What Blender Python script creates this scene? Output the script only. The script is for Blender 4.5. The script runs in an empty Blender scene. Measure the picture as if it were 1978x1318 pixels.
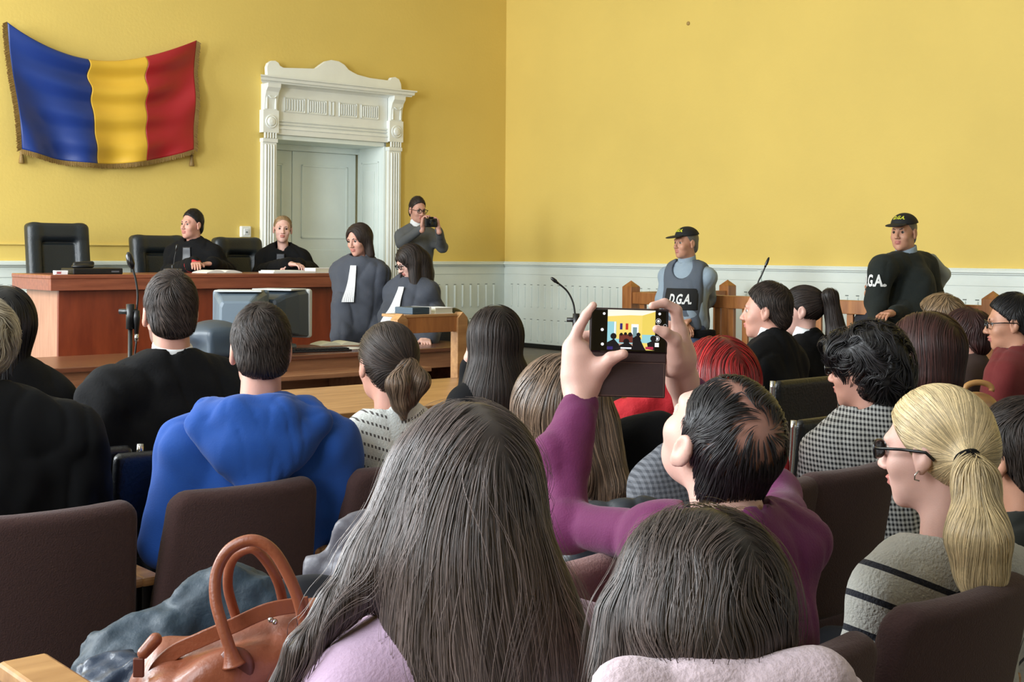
import bpy, bmesh, math, random
import numpy as np
from mathutils import Vector, Matrix

# ------------------------------------------------------------------ camera, light, exposure
W, H, F = 1978.0, 1318.0, 2500.0
HZ, ROLL, EYE = 488.7, 0.0068, 1.48
scn = bpy.context.scene
col = scn.collection
cam_data = bpy.data.cameras.new('camera')
cam_data.sensor_width = 36.0
cam_data.lens = F / W * 36.0
cam_data.shift_y = -(H / 2 - HZ) / W
cam_data.clip_start = 0.05
cam_data.clip_end = 200
cam = bpy.data.objects.new('camera', cam_data)
cam.location = (0, 0, EYE)
cam.rotation_euler = (math.pi / 2, -ROLL, 0)
col.objects.link(cam)
scn.camera = cam
scn.view_settings.view_transform = 'Standard'
scn.view_settings.look = 'None'
scn.view_settings.gamma = 1.0
scn.view_settings.use_curve_mapping = False
scn.view_settings.exposure = 0.15

world = bpy.data.worlds.new('daylight')
scn.world = world
world.use_nodes = True
world.node_tree.nodes['Background'].inputs[0].default_value = (0.82, 0.92, 1.0, 1)
world.node_tree.nodes['Background'].inputs[1].default_value = 0.5

YAW = math.atan2(0.6515, 0.7586)
UB = np.array([0.7586, 0.6515, 0.0])      # along the back wall, to the right
UR = np.array([-0.6515, 0.7586, 0.0])     # along the right wall, away: where the audience faces
D0 = 14.9
def PT(px, py, d):
    u = (px - W / 2) / F
    v = (HZ - py) / F
    return np.array([(u - ROLL * v) * d, d, EYE + (v + ROLL * u) * d])
CORNER = PT(975, 500, D0) * np.array([1, 1, 0])
def RM(a, b, z=0.0):                      # a metres left of the room corner along the back wall, b metres out from it
    return CORNER - a * UB - b * UR + np.array([0, 0, z])
def on_back(px, b=0.0):                   # distance a at which the column px meets the plane b metres in front of the back wall
    u = (px - W / 2) / F
    p0 = RM(0, b)
    t = (p0[0] - u * p0[1]) / (UB[0] - u * UB[1])
    return t
def zat(py, px, d):
    return PT(px, py, d)[2]

def area(name, loc, target, sx, sy, power, colr):
    l = bpy.data.lights.new(name, 'AREA')
    l.shape = 'RECTANGLE'; l.size = sx; l.size_y = sy; l.energy = power; l.color = colr
    o = bpy.data.objects.new(name, l)
    o.location = loc
    d = Vector(target) - Vector(loc)
    o.rotation_euler = d.to_track_quat('-Z', 'Y').to_euler()
    col.objects.link(o)
# the tall windows of the left wall, three of them, and those behind the audience
for k, (b, pw) in enumerate(((1.8, 400), (5.6, 420), (9.4, 150))):
    p = RM(11.2, b, 2.9); t = RM(0, b + 0.8, 1.2)
    area('window_daylight', p, t, 1.7, 2.9, pw, (0.88, 0.95, 1.0))
p = RM(4.5, 19.5, 3.2); t = RM(4.0, 3, 1.4)
area('rear_window_daylight', p, t, 5.0, 2.6, 45, (0.90, 0.96, 1.0))

# ------------------------------------------------------------------ naming helpers
def tag(o, label=None, cat=None, group=None, kind=None):
    if label: o['label'] = label
    if cat: o['category'] = cat
    if group: o['group'] = group
    if kind: o['kind'] = kind
    return o
def empty(name, loc, rz=0.0, label=None, cat=None, group=None):
    o = bpy.data.objects.new(name, None)
    o.empty_display_size = 0.1
    o.location = [float(v) for v in loc]
    o.rotation_euler = (0, 0, rz)
    col.objects.link(o)
    return tag(o, label, cat, group)
def link(name, me, mats=None, parent=None, world_verts=False):
    o = bpy.data.objects.new(name, me)
    if mats is not None:
        for m in (mats if isinstance(mats, (list, tuple)) else [mats]):
            me.materials.append(m)
    col.objects.link(o)
    if parent is not None:
        o.parent = parent
    return o
def dup(root, loc, rz, label=None, group=None, scale=None):
    r = root.copy(); col.objects.link(r)
    r.location = [float(v) for v in loc]; r.rotation_euler = (0, 0, rz)
    if scale: r.scale = scale
    if label: r['label'] = label
    if group: r['group'] = group
    for ch in list(root.children):
        c = ch.copy(); col.objects.link(c); c.parent = r
        for g in list(ch.children):
            e = g.copy(); col.objects.link(e); e.parent = c
    return r

# ------------------------------------------------------------------ materials
def rgb(r, g, b):
    f = lambda c: ((c / 255.0) / 12.92 if c / 255.0 <= 0.04045 else (((c / 255.0) + 0.055) / 1.055) ** 2.4)
    return (f(r), f(g), f(b), 1.0)
def mat(name, c, rough=0.6, metal=0.0, noise=0.0, nscale=12.0, bump=0.0, bscale=60.0, coat=0.0, sheen=0.0,
        emit=None, estr=1.0, spec=0.5, stretch=None, sss=0.0, attr=False):
    m = bpy.data.materials.new(name); m.use_nodes = True
    nt = m.node_tree; b = nt.nodes['Principled BSDF']
    b.inputs['Base Color'].default_value = c
    b.inputs['Roughness'].default_value = rough
    b.inputs['Metallic'].default_value = metal
    b.inputs['Specular IOR Level'].default_value = spec
    b.inputs['Coat Weight'].default_value = coat
    b.inputs['Sheen Weight'].default_value = sheen * 0.3
    if sss:
        b.inputs['Subsurface Weight'].default_value = sss
        b.inputs['Subsurface Radius'].default_value = (0.012, 0.005, 0.003)
        b.inputs['Subsurface Scale'].default_value = 1.0
    if emit:
        b.inputs['Emission Color'].default_value = emit
        b.inputs['Emission Strength'].default_value = estr
    tc = nt.nodes.new('ShaderNodeTexCoord'); mp = nt.nodes.new('ShaderNodeMapping')
    nt.links.new(tc.outputs['Object'], mp.inputs['Vector'])
    if stretch: mp.inputs['Scale'].default_value = stretch
    out = None
    if noise > 0:
        n = nt.nodes.new('ShaderNodeTexNoise'); n.inputs['Scale'].default_value = nscale
        n.inputs['Detail'].default_value = 6
        nt.links.new(mp.outputs[0], n.inputs['Vector'])
        r = nt.nodes.new('ShaderNodeMapRange')
        r.inputs[1].default_value = 0.25; r.inputs[2].default_value = 0.75
        r.inputs[3].default_value = 1 - noise; r.inputs[4].default_value = 1 + noise
        nt.links.new(n.outputs[0], r.inputs[0])
        mx = nt.nodes.new('ShaderNodeVectorMath'); mx.operation = 'SCALE'
        mx.inputs[0].default_value = c[:3]
        nt.links.new(r.outputs[0], mx.inputs['Scale'])
        out = mx.outputs[0]
    if attr:
        a = nt.nodes.new('ShaderNodeAttribute'); a.attribute_name = 'var'
        mx = nt.nodes.new('ShaderNodeVectorMath'); mx.operation = 'MULTIPLY'
        if out is None: mx.inputs[0].default_value = c[:3]
        else: nt.links.new(out, mx.inputs[0])
        nt.links.new(a.outputs['Vector'], mx.inputs[1])
        out = mx.outputs[0]
    if out is not None: nt.links.new(out, b.inputs['Base Color'])
    if bump > 0:
        n2 = nt.nodes.new('ShaderNodeTexNoise'); n2.inputs['Scale'].default_value = bscale
        n2.inputs['Detail'].default_value = 4
        nt.links.new(mp.outputs[0], n2.inputs['Vector'])
        bp = nt.nodes.new('ShaderNodeBump'); bp.inputs['Strength'].default_value = bump
        bp.inputs['Distance'].default_value = 0.01
        nt.links.new(n2.outputs[0], bp.inputs['Height']); nt.links.new(bp.outputs[0], b.inputs['Normal'])
    return m
def wood(name, c1, c2, rough=0.4, scale=(1, 14, 14), coat=0.2, axis_scale=3.0):
    m = bpy.data.materials.new(name); m.use_nodes = True
    nt = m.node_tree; b = nt.nodes['Principled BSDF']
    tc = nt.nodes.new('ShaderNodeTexCoord'); mp = nt.nodes.new('ShaderNodeMapping')
    mp.inputs['Scale'].default_value = scale
    nt.links.new(tc.outputs['Object'], mp.inputs['Vector'])
    n = nt.nodes.new('ShaderNodeTexNoise'); n.inputs['Scale'].default_value = axis_scale
    n.inputs['Detail'].default_value = 8; n.inputs['Roughness'].default_value = 0.6
    nt.links.new(mp.outputs[0], n.inputs['Vector'])
    cr = nt.nodes.new('ShaderNodeValToRGB')
    cr.color_ramp.elements[0].position = 0.33; cr.color_ramp.elements[0].color = c1
    cr.color_ramp.elements[1].position = 0.68; cr.color_ramp.elements[1].color = c2
    nt.links.new(n.outputs[0], cr.inputs[0]); nt.links.new(cr.outputs[0], b.inputs['Base Color'])
    b.inputs['Roughness'].default_value = rough; b.inputs['Coat Weight'].default_value = coat
    b.inputs['Coat Roughness'].default_value = 0.25
    return m

M = {}
M['wall'] = mat('yellow_wall_paint', rgb(224, 196, 106), 0.75, noise=0.05, nscale=0.9, bump=0.12, bscale=35)
M['wains'] = mat('pale_green_wainscot_paint', rgb(224, 232, 226), 0.45, noise=0.05, nscale=3, bump=0.08, bscale=30)
M['white'] = mat('white_gloss_paint', rgb(236, 238, 232), 0.35, noise=0.04, nscale=5, bump=0.06, bscale=40)
M['doorp'] = mat('greyed_door_paint', rgb(234, 242, 236), 0.45, noise=0.05, nscale=3, bump=0.05, bscale=25)
M['floor'] = mat('grey_brown_floor', rgb(96, 88, 80), 0.5, noise=0.2, nscale=2, stretch=(1, 8, 1))
M['groove'] = mat('dull_grey_green', rgb(110, 118, 112), 0.8)  # darker grey-green of the wainscot dashes and the socket holes
M['bench'] = wood('red_brown_veneer', rgb(112, 44, 24), rgb(140, 62, 34), 0.35, (3, 3, 0.7), 0.3, 3)
M['bench2'] = wood('bench_top_veneer', rgb(122, 62, 42), rgb(152, 84, 58), 0.3, (1, 10, 10), 0.4, 3)
M['desk'] = wood('dark_desk_veneer', rgb(82, 46, 32), rgb(112, 66, 44), 0.25, (1, 10, 10), 0.4, 3)
M['desk2'] = wood('light_desk_veneer', rgb(128, 84, 58), rgb(156, 108, 76), 0.35, (1, 10, 10), 0.3, 3)
M['pine'] = wood('orange_pine', rgb(136, 82, 40), rgb(172, 112, 60), 0.4, (8, 8, 1), 0.3, 3)
M['pine2'] = wood('light_beech', rgb(152, 106, 62), rgb(184, 138, 88), 0.4, (1, 9, 9), 0.25, 3)
M['leather'] = mat('black_leather', rgb(15, 16, 18), 0.4, bump=0.25, bscale=90, spec=0.6)
M['leather2'] = mat('dark_blue_black_leather', rgb(26, 33, 38), 0.42, bump=0.2, bscale=90, spec=0.6)
M['black'] = mat('black_plastic', rgb(16, 16, 18), 0.4)
M['metal'] = mat('chrome', rgb(200, 200, 200), 0.2, 1.0)
M['chairfab'] = mat('brown_seat_fabric', rgb(66, 42, 40), 0.9, noise=0.12, nscale=160, bump=0.3, bscale=250, sheen=0.3)
M['chairfab2'] = mat('worn_rose_brown_seat_fabric', rgb(132, 96, 92), 0.9, noise=0.1, nscale=160, bump=0.3, bscale=250, sheen=0.3)
M['paper'] = mat('paper', rgb(226, 226, 222), 0.7)
M['pages'] = mat('book_pages', rgb(206, 204, 182), 0.8, noise=0.06, nscale=200, stretch=(1, 1, 12))
M['gold'] = mat('gold_fringe', rgb(136, 108, 58), 0.6, noise=0.3, nscale=160)
M['blue'] = mat('blue_flag_satin', rgb(18, 50, 122), 0.42, noise=0.06, nscale=4, sheen=0.2)
M['yell'] = mat('yellow_flag_satin', rgb(216, 172, 52), 0.42, noise=0.05, nscale=4, sheen=0.2)
M['red'] = mat('red_flag_satin', rgb(156, 20, 28), 0.42, noise=0.06, nscale=4, sheen=0.2)
M['crt1'] = mat('light_grey_plastic', rgb(196, 200, 200), 0.45)
M['crt2'] = mat('blue_grey_plastic', rgb(98, 112, 124), 0.45)
M['crt3'] = mat('dark_blue_grey_plastic', rgb(58, 70, 82), 0.4)

# ------------------------------------------------------------------ box / tube / lathe helpers (bmesh)
class MB:
    def __init__(s): s.v = []; s.f = []; s.m = []
    def box(s, x0, x1, y0, y1, z0, z1, m=0, R=None, t=None):
        b = len(s.v)
        for z in (z0, z1):
            for y in (y0, y1):
                for x in (x0, x1):
                    p = Vector((x, y, z))
                    if R is not None: p = R @ p
                    if t is not None: p = p + Vector(t)
                    s.v.append(tuple(p))
        for q in ((0, 2, 3, 1), (4, 5, 7, 6), (0, 1, 5, 4), (2, 6, 7, 3), (0, 4, 6, 2), (1, 3, 7, 5)):
            s.f.append([b + i for i in q]); s.m.append(m)
        return s
    def prism(s, poly, y0, y1, m=0):       # polygon in x,z extruded along y
        b = len(s.v); n = len(poly)
        for x, z in poly: s.v.append((x, y0, z))
        for x, z in poly: s.v.append((x, y1, z))
        s.f.append(list(range(b, b + n))); s.m.append(m)
        s.f.append(list(range(b + 2 * n - 1, b + n - 1, -1))); s.m.append(m)
        for i in range(n):
            j = (i + 1) % n
            s.f.append([b + j, b + i, b + n + i, b + n + j]); s.m.append(m)
        return s
    def tube(s, pts, r, n=10, m=0, caps=True):
        pts = [Vector([float(c) for c in p]) for p in pts]
        rs = r if isinstance(r, (list, tuple)) else [r] * len(pts)
        b = len(s.v); up = Vector((0.13, 0.31, 0.94))
        prev = None
        for i, p in enumerate(pts):
            t = (pts[min(i + 1, len(pts) - 1)] - pts[max(i - 1, 0)]).normalized()
            if prev is None:
                a = t.cross(up)
                if a.length < 1e-3: a = t.cross(Vector((1, 0, 0)))
                a.normalize()
            else:
                a = (prev - t * prev.dot(t)).normalized()
            prev = a; c = t.cross(a)
            for k in range(n):
                w = 2 * math.pi * k / n
                s.v.append(tuple(p + (a * math.cos(w) + c * math.sin(w)) * rs[i]))
        for i in range(len(pts) - 1):
            for k in range(n):
                k2 = (k + 1) % n
                s.f.append([b + i * n + k, b + i * n + k2, b + (i + 1) * n + k2, b + (i + 1) * n + k]); s.m.append(m)
        if caps:
            s.f.append([b + k for k in range(n)][::-1]); s.m.append(m)
            s.f.append([b + (len(pts) - 1) * n + k for k in range(n)]); s.m.append(m)
        return s
    def lathe(s, prof, c=(0, 0, 0), n=20, m=0):
        b = len(s.v)
        for r, z in prof:
            for k in range(n):
                w = 2 * math.pi * k / n
                s.v.append((c[0] + r * math.cos(w), c[1] + r * math.sin(w), c[2] + z))
        for i in range(len(prof) - 1):
            for k in range(n):
                k2 = (k + 1) % n
                s.f.append([b + i * n + k, b + i * n + k2, b + (i + 1) * n + k2, b + (i + 1) * n + k]); s.m.append(m)
        s.f.append([b + k for k in range(n)][::-1]); s.m.append(m)
        s.f.append([b + (len(prof) - 1) * n + k for k in range(n)]); s.m.append(m)
        return s
    def build(s, name, mats, parent=None, bevel=0.0, smooth=False, segs=2):
        me = bpy.data.meshes.new(name)
        me.from_pydata(s.v, [], s.f)
        o = link(name, me, mats, parent)
        me.polygons.foreach_set('material_index', s.m)
        if smooth: me.polygons.foreach_set('use_smooth', [True] * len(me.polygons))
        bm = bmesh.new(); bm.from_mesh(me)
        bmesh.ops.recalc_face_normals(bm, faces=bm.faces); bm.to_mesh(me); bm.free()
        if bevel > 0:
            md = o.modifiers.new('bevel', 'BEVEL'); md.width = bevel; md.segments = segs
            md.limit_method = 'ANGLE'; md.angle_limit = math.radians(40)
        me.update()
        return o

# ------------------------------------------------------------------ smooth blended solids (signed distance + surface nets)
def rotm(yaw=0.0, pitch=0.0, roll=0.0):
    return np.array((Matrix.Rotation(math.radians(yaw), 3, 'Z') @ Matrix.Rotation(math.radians(pitch), 3, 'X')
                     @ Matrix.Rotation(math.radians(roll), 3, 'Y')))
A = lambda *a: np.array(a, dtype=float)
class Ell:
    def __init__(s, c, r, R=None, k=0.02, op='add'):
        s.c = np.asarray(c, float); s.r = np.asarray(r, float); s.R = np.eye(3) if R is None else R
        s.k = k; s.op = op
        e = np.abs(s.R) @ s.r
        s.lo = s.c - e; s.hi = s.c + e
    def d(s, P):
        q = (P - s.c) @ s.R
        a = q / s.r; k0 = np.sqrt((a * a).sum(-1)) + 1e-9
        b = a / s.r; k1 = np.sqrt((b * b).sum(-1)) + 1e-9
        return k0 * (k0 - 1) / k1
class Cap:
    def __init__(s, a, b, ra, rb=None, k=0.02, op='add'):
        s.a = np.asarray(a, float); s.b = np.asarray(b, float); s.ra = ra; s.rb = ra if rb is None else rb
        s.k = k; s.op = op; m = max(s.ra, s.rb)
        s.lo = np.minimum(s.a, s.b) - m; s.hi = np.maximum(s.a, s.b) + m
    def d(s, P):
        ab = s.b - s.a; L = (ab * ab).sum() + 1e-12
        t = np.clip(((P - s.a) @ ab) / L, 0, 1)
        q = P - s.a - t[..., None] * ab
        return np.sqrt((q * q).sum(-1)) - (s.ra + (s.rb - s.ra) * t)
class Box:
    def __init__(s, c, h, R=None, r=0.01, k=0.01, op='add'):
        s.c = np.asarray(c, float); s.h = np.asarray(h, float); s.R = np.eye(3) if R is None else R
        s.r = r; s.k = k; s.op = op
        e = np.abs(s.R) @ (s.h)
        s.lo = s.c - e; s.hi = s.c + e
    def d(s, P):
        q = np.abs((P - s.c) @ s.R) - (s.h - s.r)
        return np.sqrt((np.maximum(q, 0) ** 2).sum(-1)) + np.minimum(q.max(-1), 0) - s.r
class Half:                                # keeps the side n.p < c of what came before it
    def __init__(s, p, n, k=0.01, op='and'):
        s.p = np.asarray(p, float); s.n = np.asarray(n, float); s.n = s.n / np.linalg.norm(s.n); s.k = k; s.op = op
        s.lo = None
    def d(s, P): return (P - s.p) @ s.n
def comb(D, e, pr):
    k = max(pr.k, 1e-5)
    if pr.op == 'add':
        h = np.maximum(k - np.abs(D - e), 0) / k
        return np.minimum(D, e) - h * h * k * 0.25
    if pr.op == 'sub': e = -e
    h = np.maximum(k - np.abs(D - e), 0) / k
    return np.maximum(D, e) + h * h * k * 0.25
def sdf(prims, P):
    D = np.full(P.shape[:-1], 10.0)
    for pr in prims: D = comb(D, pr.d(P), pr)
    return D
def grad(prims, P, e=0.002):
    g = np.empty(P.shape)
    d0 = sdf(prims, P)
    for i in range(3):
        q = P.copy(); q[..., i] += e
        g[..., i] = (sdf(prims, q) - d0) / e
    n = np.sqrt((g * g).sum(-1, keepdims=True)) + 1e-9
    return d0, g / n
def wob(P, f, seed=0):
    a = seed * 1.7
    x, y, z = P[..., 0] * f, P[..., 1] * f, P[..., 2] * f
    return (np.sin(x + 1.7 * np.sin(y * 0.8 + a) + a) * np.cos(z * 0.9 + 1.3 * np.sin(x * 0.6 + 2 * a))
            + 0.5 * np.sin(1.9 * y + 1.1 * z + 1.5 * np.sin(1.3 * x + a) + 3 * a))
def surfnet(prims, h, disp=None):
    adds = [p for p in prims if p.op == 'add']
    lo = np.min([p.lo for p in adds], 0) - 3 * h - 0.012; hi = np.max([p.hi for p in adds], 0) + 3 * h + 0.012
    n = np.ceil((hi - lo) / h).astype(int) + 1
    D = np.full(n, 0.5)
    ax = [lo[i] + h * np.arange(n[i]) for i in range(3)]
    for pr in prims:
        if pr.lo is None:
            i0 = np.zeros(3, int); i1 = n
        else:
            mg = pr.k + 3 * h + 0.012
            i0 = np.clip(np.floor((pr.lo - mg - lo) / h).astype(int), 0, n); i1 = np.clip(np.ceil((pr.hi + mg - lo) / h).astype(int) + 1, 0, n)
            if np.any(i1 <= i0): continue
        sl = tuple(slice(a, b) for a, b in zip(i0, i1))
        P = np.stack(np.meshgrid(ax[0][sl[0]], ax[1][sl[1]], ax[2][sl[2]], indexing='ij'), -1)
        D[sl] = comb(D[sl], pr.d(P), pr)
    if disp is not None:
        I = np.argwhere(np.abs(D) < 0.04)
        P = lo + I * h
        D[I[:, 0], I[:, 1], I[:, 2]] += disp(P)
    s = D < 0
    c = np.zeros(n - 1, int)
    offs = [(i, j, k) for i in (0, 1) for j in (0, 1) for k in (0, 1)]
    for (i, j, k) in offs: c += s[i:n[0] - 1 + i, j:n[1] - 1 + j, k:n[2] - 1 + k]
    act = np.argwhere((c > 0) & (c < 8))
    idx = -np.ones(n - 1, int); idx[act[:, 0], act[:, 1], act[:, 2]] = np.arange(len(act))
    acc = np.zeros((len(act), 3)); cnt = np.zeros(len(act))
    for a in offs:
        for axn in range(3):
            if a[axn] == 1: continue
            b = list(a); b[axn] = 1
            ia = act + np.array(a); ib = act + np.array(b)
            da = D[ia[:, 0], ia[:, 1], ia[:, 2]]; db = D[ib[:, 0], ib[:, 1], ib[:, 2]]
            m = (da < 0) != (db < 0)
            t = np.where(m, da / np.where(m, da - db, 1), 0)
            pos = ia.astype(float); pos[:, axn] += t
            acc[m] += pos[m]; cnt[m] += 1
    V = lo + h * acc / cnt[:, None]
    quads = []
    for axn in range(3):
        sa = np.moveaxis(s, axn, 0)
        ch = sa[:-1] != sa[1:]
        ch[:, 0, :] = False; ch[:, :, 0] = False; ch[:, -1, :] = False; ch[:, :, -1] = False
        I = np.argwhere(ch)
        inside = sa[:-1][I[:, 0], I[:, 1], I[:, 2]]
        ida = np.moveaxis(idx, axn, 0)
        g = lambda dj, dk: ida[I[:, 0], I[:, 1] - dj, I[:, 2] - dk]
        q = np.stack([g(1, 1), g(0, 1), g(0, 0), g(1, 0)], 1)
        flip = inside if axn != 1 else ~inside
        q[~flip] = q[~flip][:, ::-1]
        quads.append(q)
    Q = np.concatenate(quads)
    Q = Q[(Q >= 0).all(1)]
    return V, Q
def mesh_np(name, V, Q, smooth=True, mi=None, var=None, off=None):
    V = np.asarray(V, float)
    if off is not None: V = V - np.asarray(off, float)
    k = Q.shape[1]
    me = bpy.data.meshes.new(name)
    me.vertices.add(len(V)); me.vertices.foreach_set('co', V.astype(np.float32).ravel())
    me.loops.add(Q.size); me.loops.foreach_set('vertex_index', Q.astype(np.int32).ravel())
    me.polygons.add(len(Q))
    me.polygons.foreach_set('loop_start', (np.arange(len(Q)) * k).astype(np.int32))
    me.polygons.foreach_set('loop_total', np.full(len(Q), k, np.int32))
    me.polygons.foreach_set('use_smooth', np.full(len(Q), smooth, bool))
    if mi is not None: me.polygons.foreach_set('material_index', mi.astype(np.int32))
    if var is not None:
        at = me.attributes.new('var', 'FLOAT_VECTOR', 'POINT')
        at.data.foreach_set('vector', var.astype(np.float32).ravel())
    me.update(calc_edges=True); me.validate()
    return me
def blob(name, prims, h, mats, parent, disp=None, shift=None):
    V, Q = surfnet(prims, h, disp)
    if shift is not None: V = shift(V)
    off = np.array(parent.location) if parent is not None else None
    return link(name, mesh_np(name, V, Q, off=off), mats, parent)
# ------------------------------------------------------------------ people: materials
M['skin'] = mat('skin', rgb(200, 148, 130), 0.5, noise=0.05, nscale=25, bump=0.05, bscale=300, sss=0.12)
M['skin_pale'] = mat('pale_skin', rgb(214, 170, 156), 0.5, noise=0.05, nscale=25, bump=0.06, bscale=300, sss=0.12)
M['skin_tan'] = mat('ruddy_skin', rgb(190, 138, 112), 0.5, noise=0.06, nscale=25, bump=0.05, bscale=300, sss=0.1)
M['lips'] = mat('lips', rgb(184, 116, 106), 0.45)
M['stubble'] = mat('stubbled_skin', rgb(132, 98, 88), 0.65, noise=0.2, nscale=300)
M['eyew'] = mat('eye_white', rgb(186, 174, 166), 0.2)
M['iris'] = mat('dark_iris', rgb(36, 26, 22), 0.1)
def hairmat(name, c, rough=0.38, spec=0.5):
    m = mat(name, c, rough, attr=True, spec=spec, noise=0.12, nscale=60)
    return m
HM = {'ash': hairmat('ash_brown_hair', rgb(90, 78, 75), 0.36, 0.6), 'dark': hairmat('dark_brown_hair', rgb(44, 35, 31), 0.48, .3),
      'darkash': hairmat('dark_ash_hair', rgb(67, 56, 52), 0.4, 0.55),
      'black': hairmat('black_hair', rgb(22, 19, 21), 0.42, 0.4), 'blonde': hairmat('blonde_hair', rgb(214, 190, 146), 0.36, 0.5),
      'dkblonde': hairmat('dark_blonde_hair', rgb(138, 112, 82), 0.4), 'red': hairmat('dyed_red_hair', rgb(134, 20, 22), 0.36),
      'auburn': hairmat('auburn_hair', rgb(58, 33, 30), 0.45, .35), 'lbrown': hairmat('light_brown_hair', rgb(106, 86, 70), 0.36, 0.55),
      'brown': hairmat('brown_hair', rgb(50, 40, 35), 0.5, .3), 'grey': hairmat('grey_hair', rgb(108, 104, 96), 0.5),
      'greyblonde': hairmat('greying_blonde_hair', rgb(168, 156, 134), 0.45)}
M['scalp'] = mat('scalp_under_thin_hair', rgb(156, 112, 98), 0.5, noise=0.05, nscale=30)
M['blackcloth'] = mat('black_robe_cloth', rgb(8, 8, 10), 0.9, bump=0.15, bscale=120, spec=.25)
M['robegrey'] = mat('dark_grey_robe_cloth', rgb(62, 66, 76), 0.85, noise=0.06, nscale=10, bump=0.2, bscale=200, sheen=0.15)
M['trouser'] = mat('dark_trousers', rgb(34, 36, 44), 0.85, bump=0.1, bscale=200)
M['shoe'] = mat('black_shoe_leather', rgb(22, 20, 20), 0.35)
M['whitecloth'] = mat('white_cloth', rgb(228, 230, 232), 0.8, bump=0.05, bscale=200)

def wavy(amp, f=14.0, seed=0, f2=34.0, dirn=None):
    def fn(P):
        q = P * A(1, 1, .45); q = q + .02 * np.stack([wob(P, 7, seed), wob(P, 6, seed + 2), wob(P, 8, seed + 4)], -1)
        r = np.clip(1 - np.abs(wob(q, f * 1.3, seed + 1)), 0, 1) ** 3
        return amp * wob(P, f, seed) * 0.55 + amp * 0.3 * wob(P[..., [1, 2, 0]], f2, seed + 3) + amp * .9 * r
    return fn

# ------------------------------------------------------------------ hair laid as strands over a shaped volume
def strands(name, prims, n, steps, field, mats, parent, step=0.012, w=0.0011, iso=(-0.001, 0.005), keep=None,
            seed=1, vr=(0.65, 1.35), tint=None, wig=0.25, wf=28.0, h=0.008, grow=0.0, back=0, clump=.22):
    rng = np.random.default_rng(seed)
    V, Q = surfnet(prims, h)
    if keep is not None:
        V = V[keep(V)]
    P = V[rng.integers(0, len(V), n)] + rng.normal(0, h * 0.5, (n, 3))
    lv = rng.uniform(iso[0], iso[1], n)
    ph = rng.uniform(0, 6.28, n)
    steps_n = (steps * rng.uniform(0.55, 1.0, n)).astype(int)
    pts = []; nor = []
    for k in range(steps):
        d, g = grad(prims, P)
        P = P - (d - lv - grow * k)[:, None] * g
        pts.append(P.copy()); nor.append(g)
        t = field(P, g)
        cl = np.stack([wob(P, wf, 1), wob(P[:, [2, 0, 1]], wf, 2), wob(P[:, [1, 2, 0]], wf, 5)], 1)
        t = t + wig * cl + rng.normal(0, 0.05, P.shape)
        t = t - (t * g).sum(1, keepdims=True) * g
        t = t / (np.linalg.norm(t, axis=1, keepdims=True) + 1e-6)
        P = P + t * step
    pts = np.array(pts); nor = np.array(nor)                 # steps, n, 3
    tan = np.gradient(pts, axis=0)
    tan /= np.linalg.norm(tan, axis=2, keepdims=True) + 1e-9
    side = np.cross(tan, nor); side /= np.linalg.norm(side, axis=2, keepdims=True) + 1e-9
    kk = np.arange(steps)[:, None]
    wt = w * np.clip((steps_n[None, :] - kk) / 3.0, 0.0, 1.0) * np.clip((kk + 0.6) / 2.0, 0.3, 1) * rng.uniform(0.6, 1.4, n)[None, :]
    a = pts - side * wt[..., None]; b = pts + nor * (wt * 0.8)[..., None]; c = pts + side * wt[..., None]
    VV = np.stack([a, b, c], 2)                              # steps,n,3verts,3
    VV = VV.transpose(1, 0, 2, 3).reshape(-1, 3)
    base = (np.arange(n) * steps * 3)[:, None]
    Qs = []
    for j in (0, 1):
        i0 = base + (np.arange(steps - 1) * 3 + j)[None, :]
        q = np.stack([i0, i0 + 1, i0 + 4, i0 + 3], -1)
        ok = (np.arange(steps - 1)[None, :] < steps_n[:, None])
        Qs.append(q[ok])
    Q2 = np.concatenate(Qs)
    var = rng.uniform(vr[0], vr[1], n)[:, None] * np.ones(3)
    S0 = pts[0]; cl_ = np.sin(S0[:, 0] * 95 + 2 * np.sin(S0[:, 1] * 60)) + .6 * np.sin(S0[:, 0] * 230 + 3 * np.sin(S0[:, 1] * 110) + S0[:, 2] * 4)
    var = var * (1 + clump * cl_)[:, None]
    if tint is not None: var = var * tint(pts[0], rng)
    var = np.repeat(var, steps * 3, axis=0)
    me = mesh_np(name, VV, Q2, var=var, off=np.array(parent.location))
    return link(name, me, mats, parent)
def loose(prims, n, steps, field, m, root, w=.0004, seed=77):
    V0 = strands('loose_strands', prims, n, steps, field, m, root, step=.012, w=w, iso=(.002, .012), grow=.0006, seed=seed, vr=(.8, 2.0), wig=.5, wf=18)
    return V0
def hairshell(name, prims, h, mats, parent, dark=0.55, disp=None):
    V, Q = surfnet(prims, h, disp)
    me = mesh_np(name, V, Q, var=np.full((len(V), 3), dark), off=np.array(parent.location))
    return link(name, me, mats, parent)
def join_mesh(parts):
    Vs = []; Qs = []; Ms = []; b = 0
    for V, Q, mi in parts:
        Vs.append(V); Qs.append(Q + b); Ms.append(mi if mi is not None else np.zeros(len(Q), int)); b += len(V)
    return np.concatenate(Vs), np.concatenate(Qs), np.concatenate(Ms)

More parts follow.
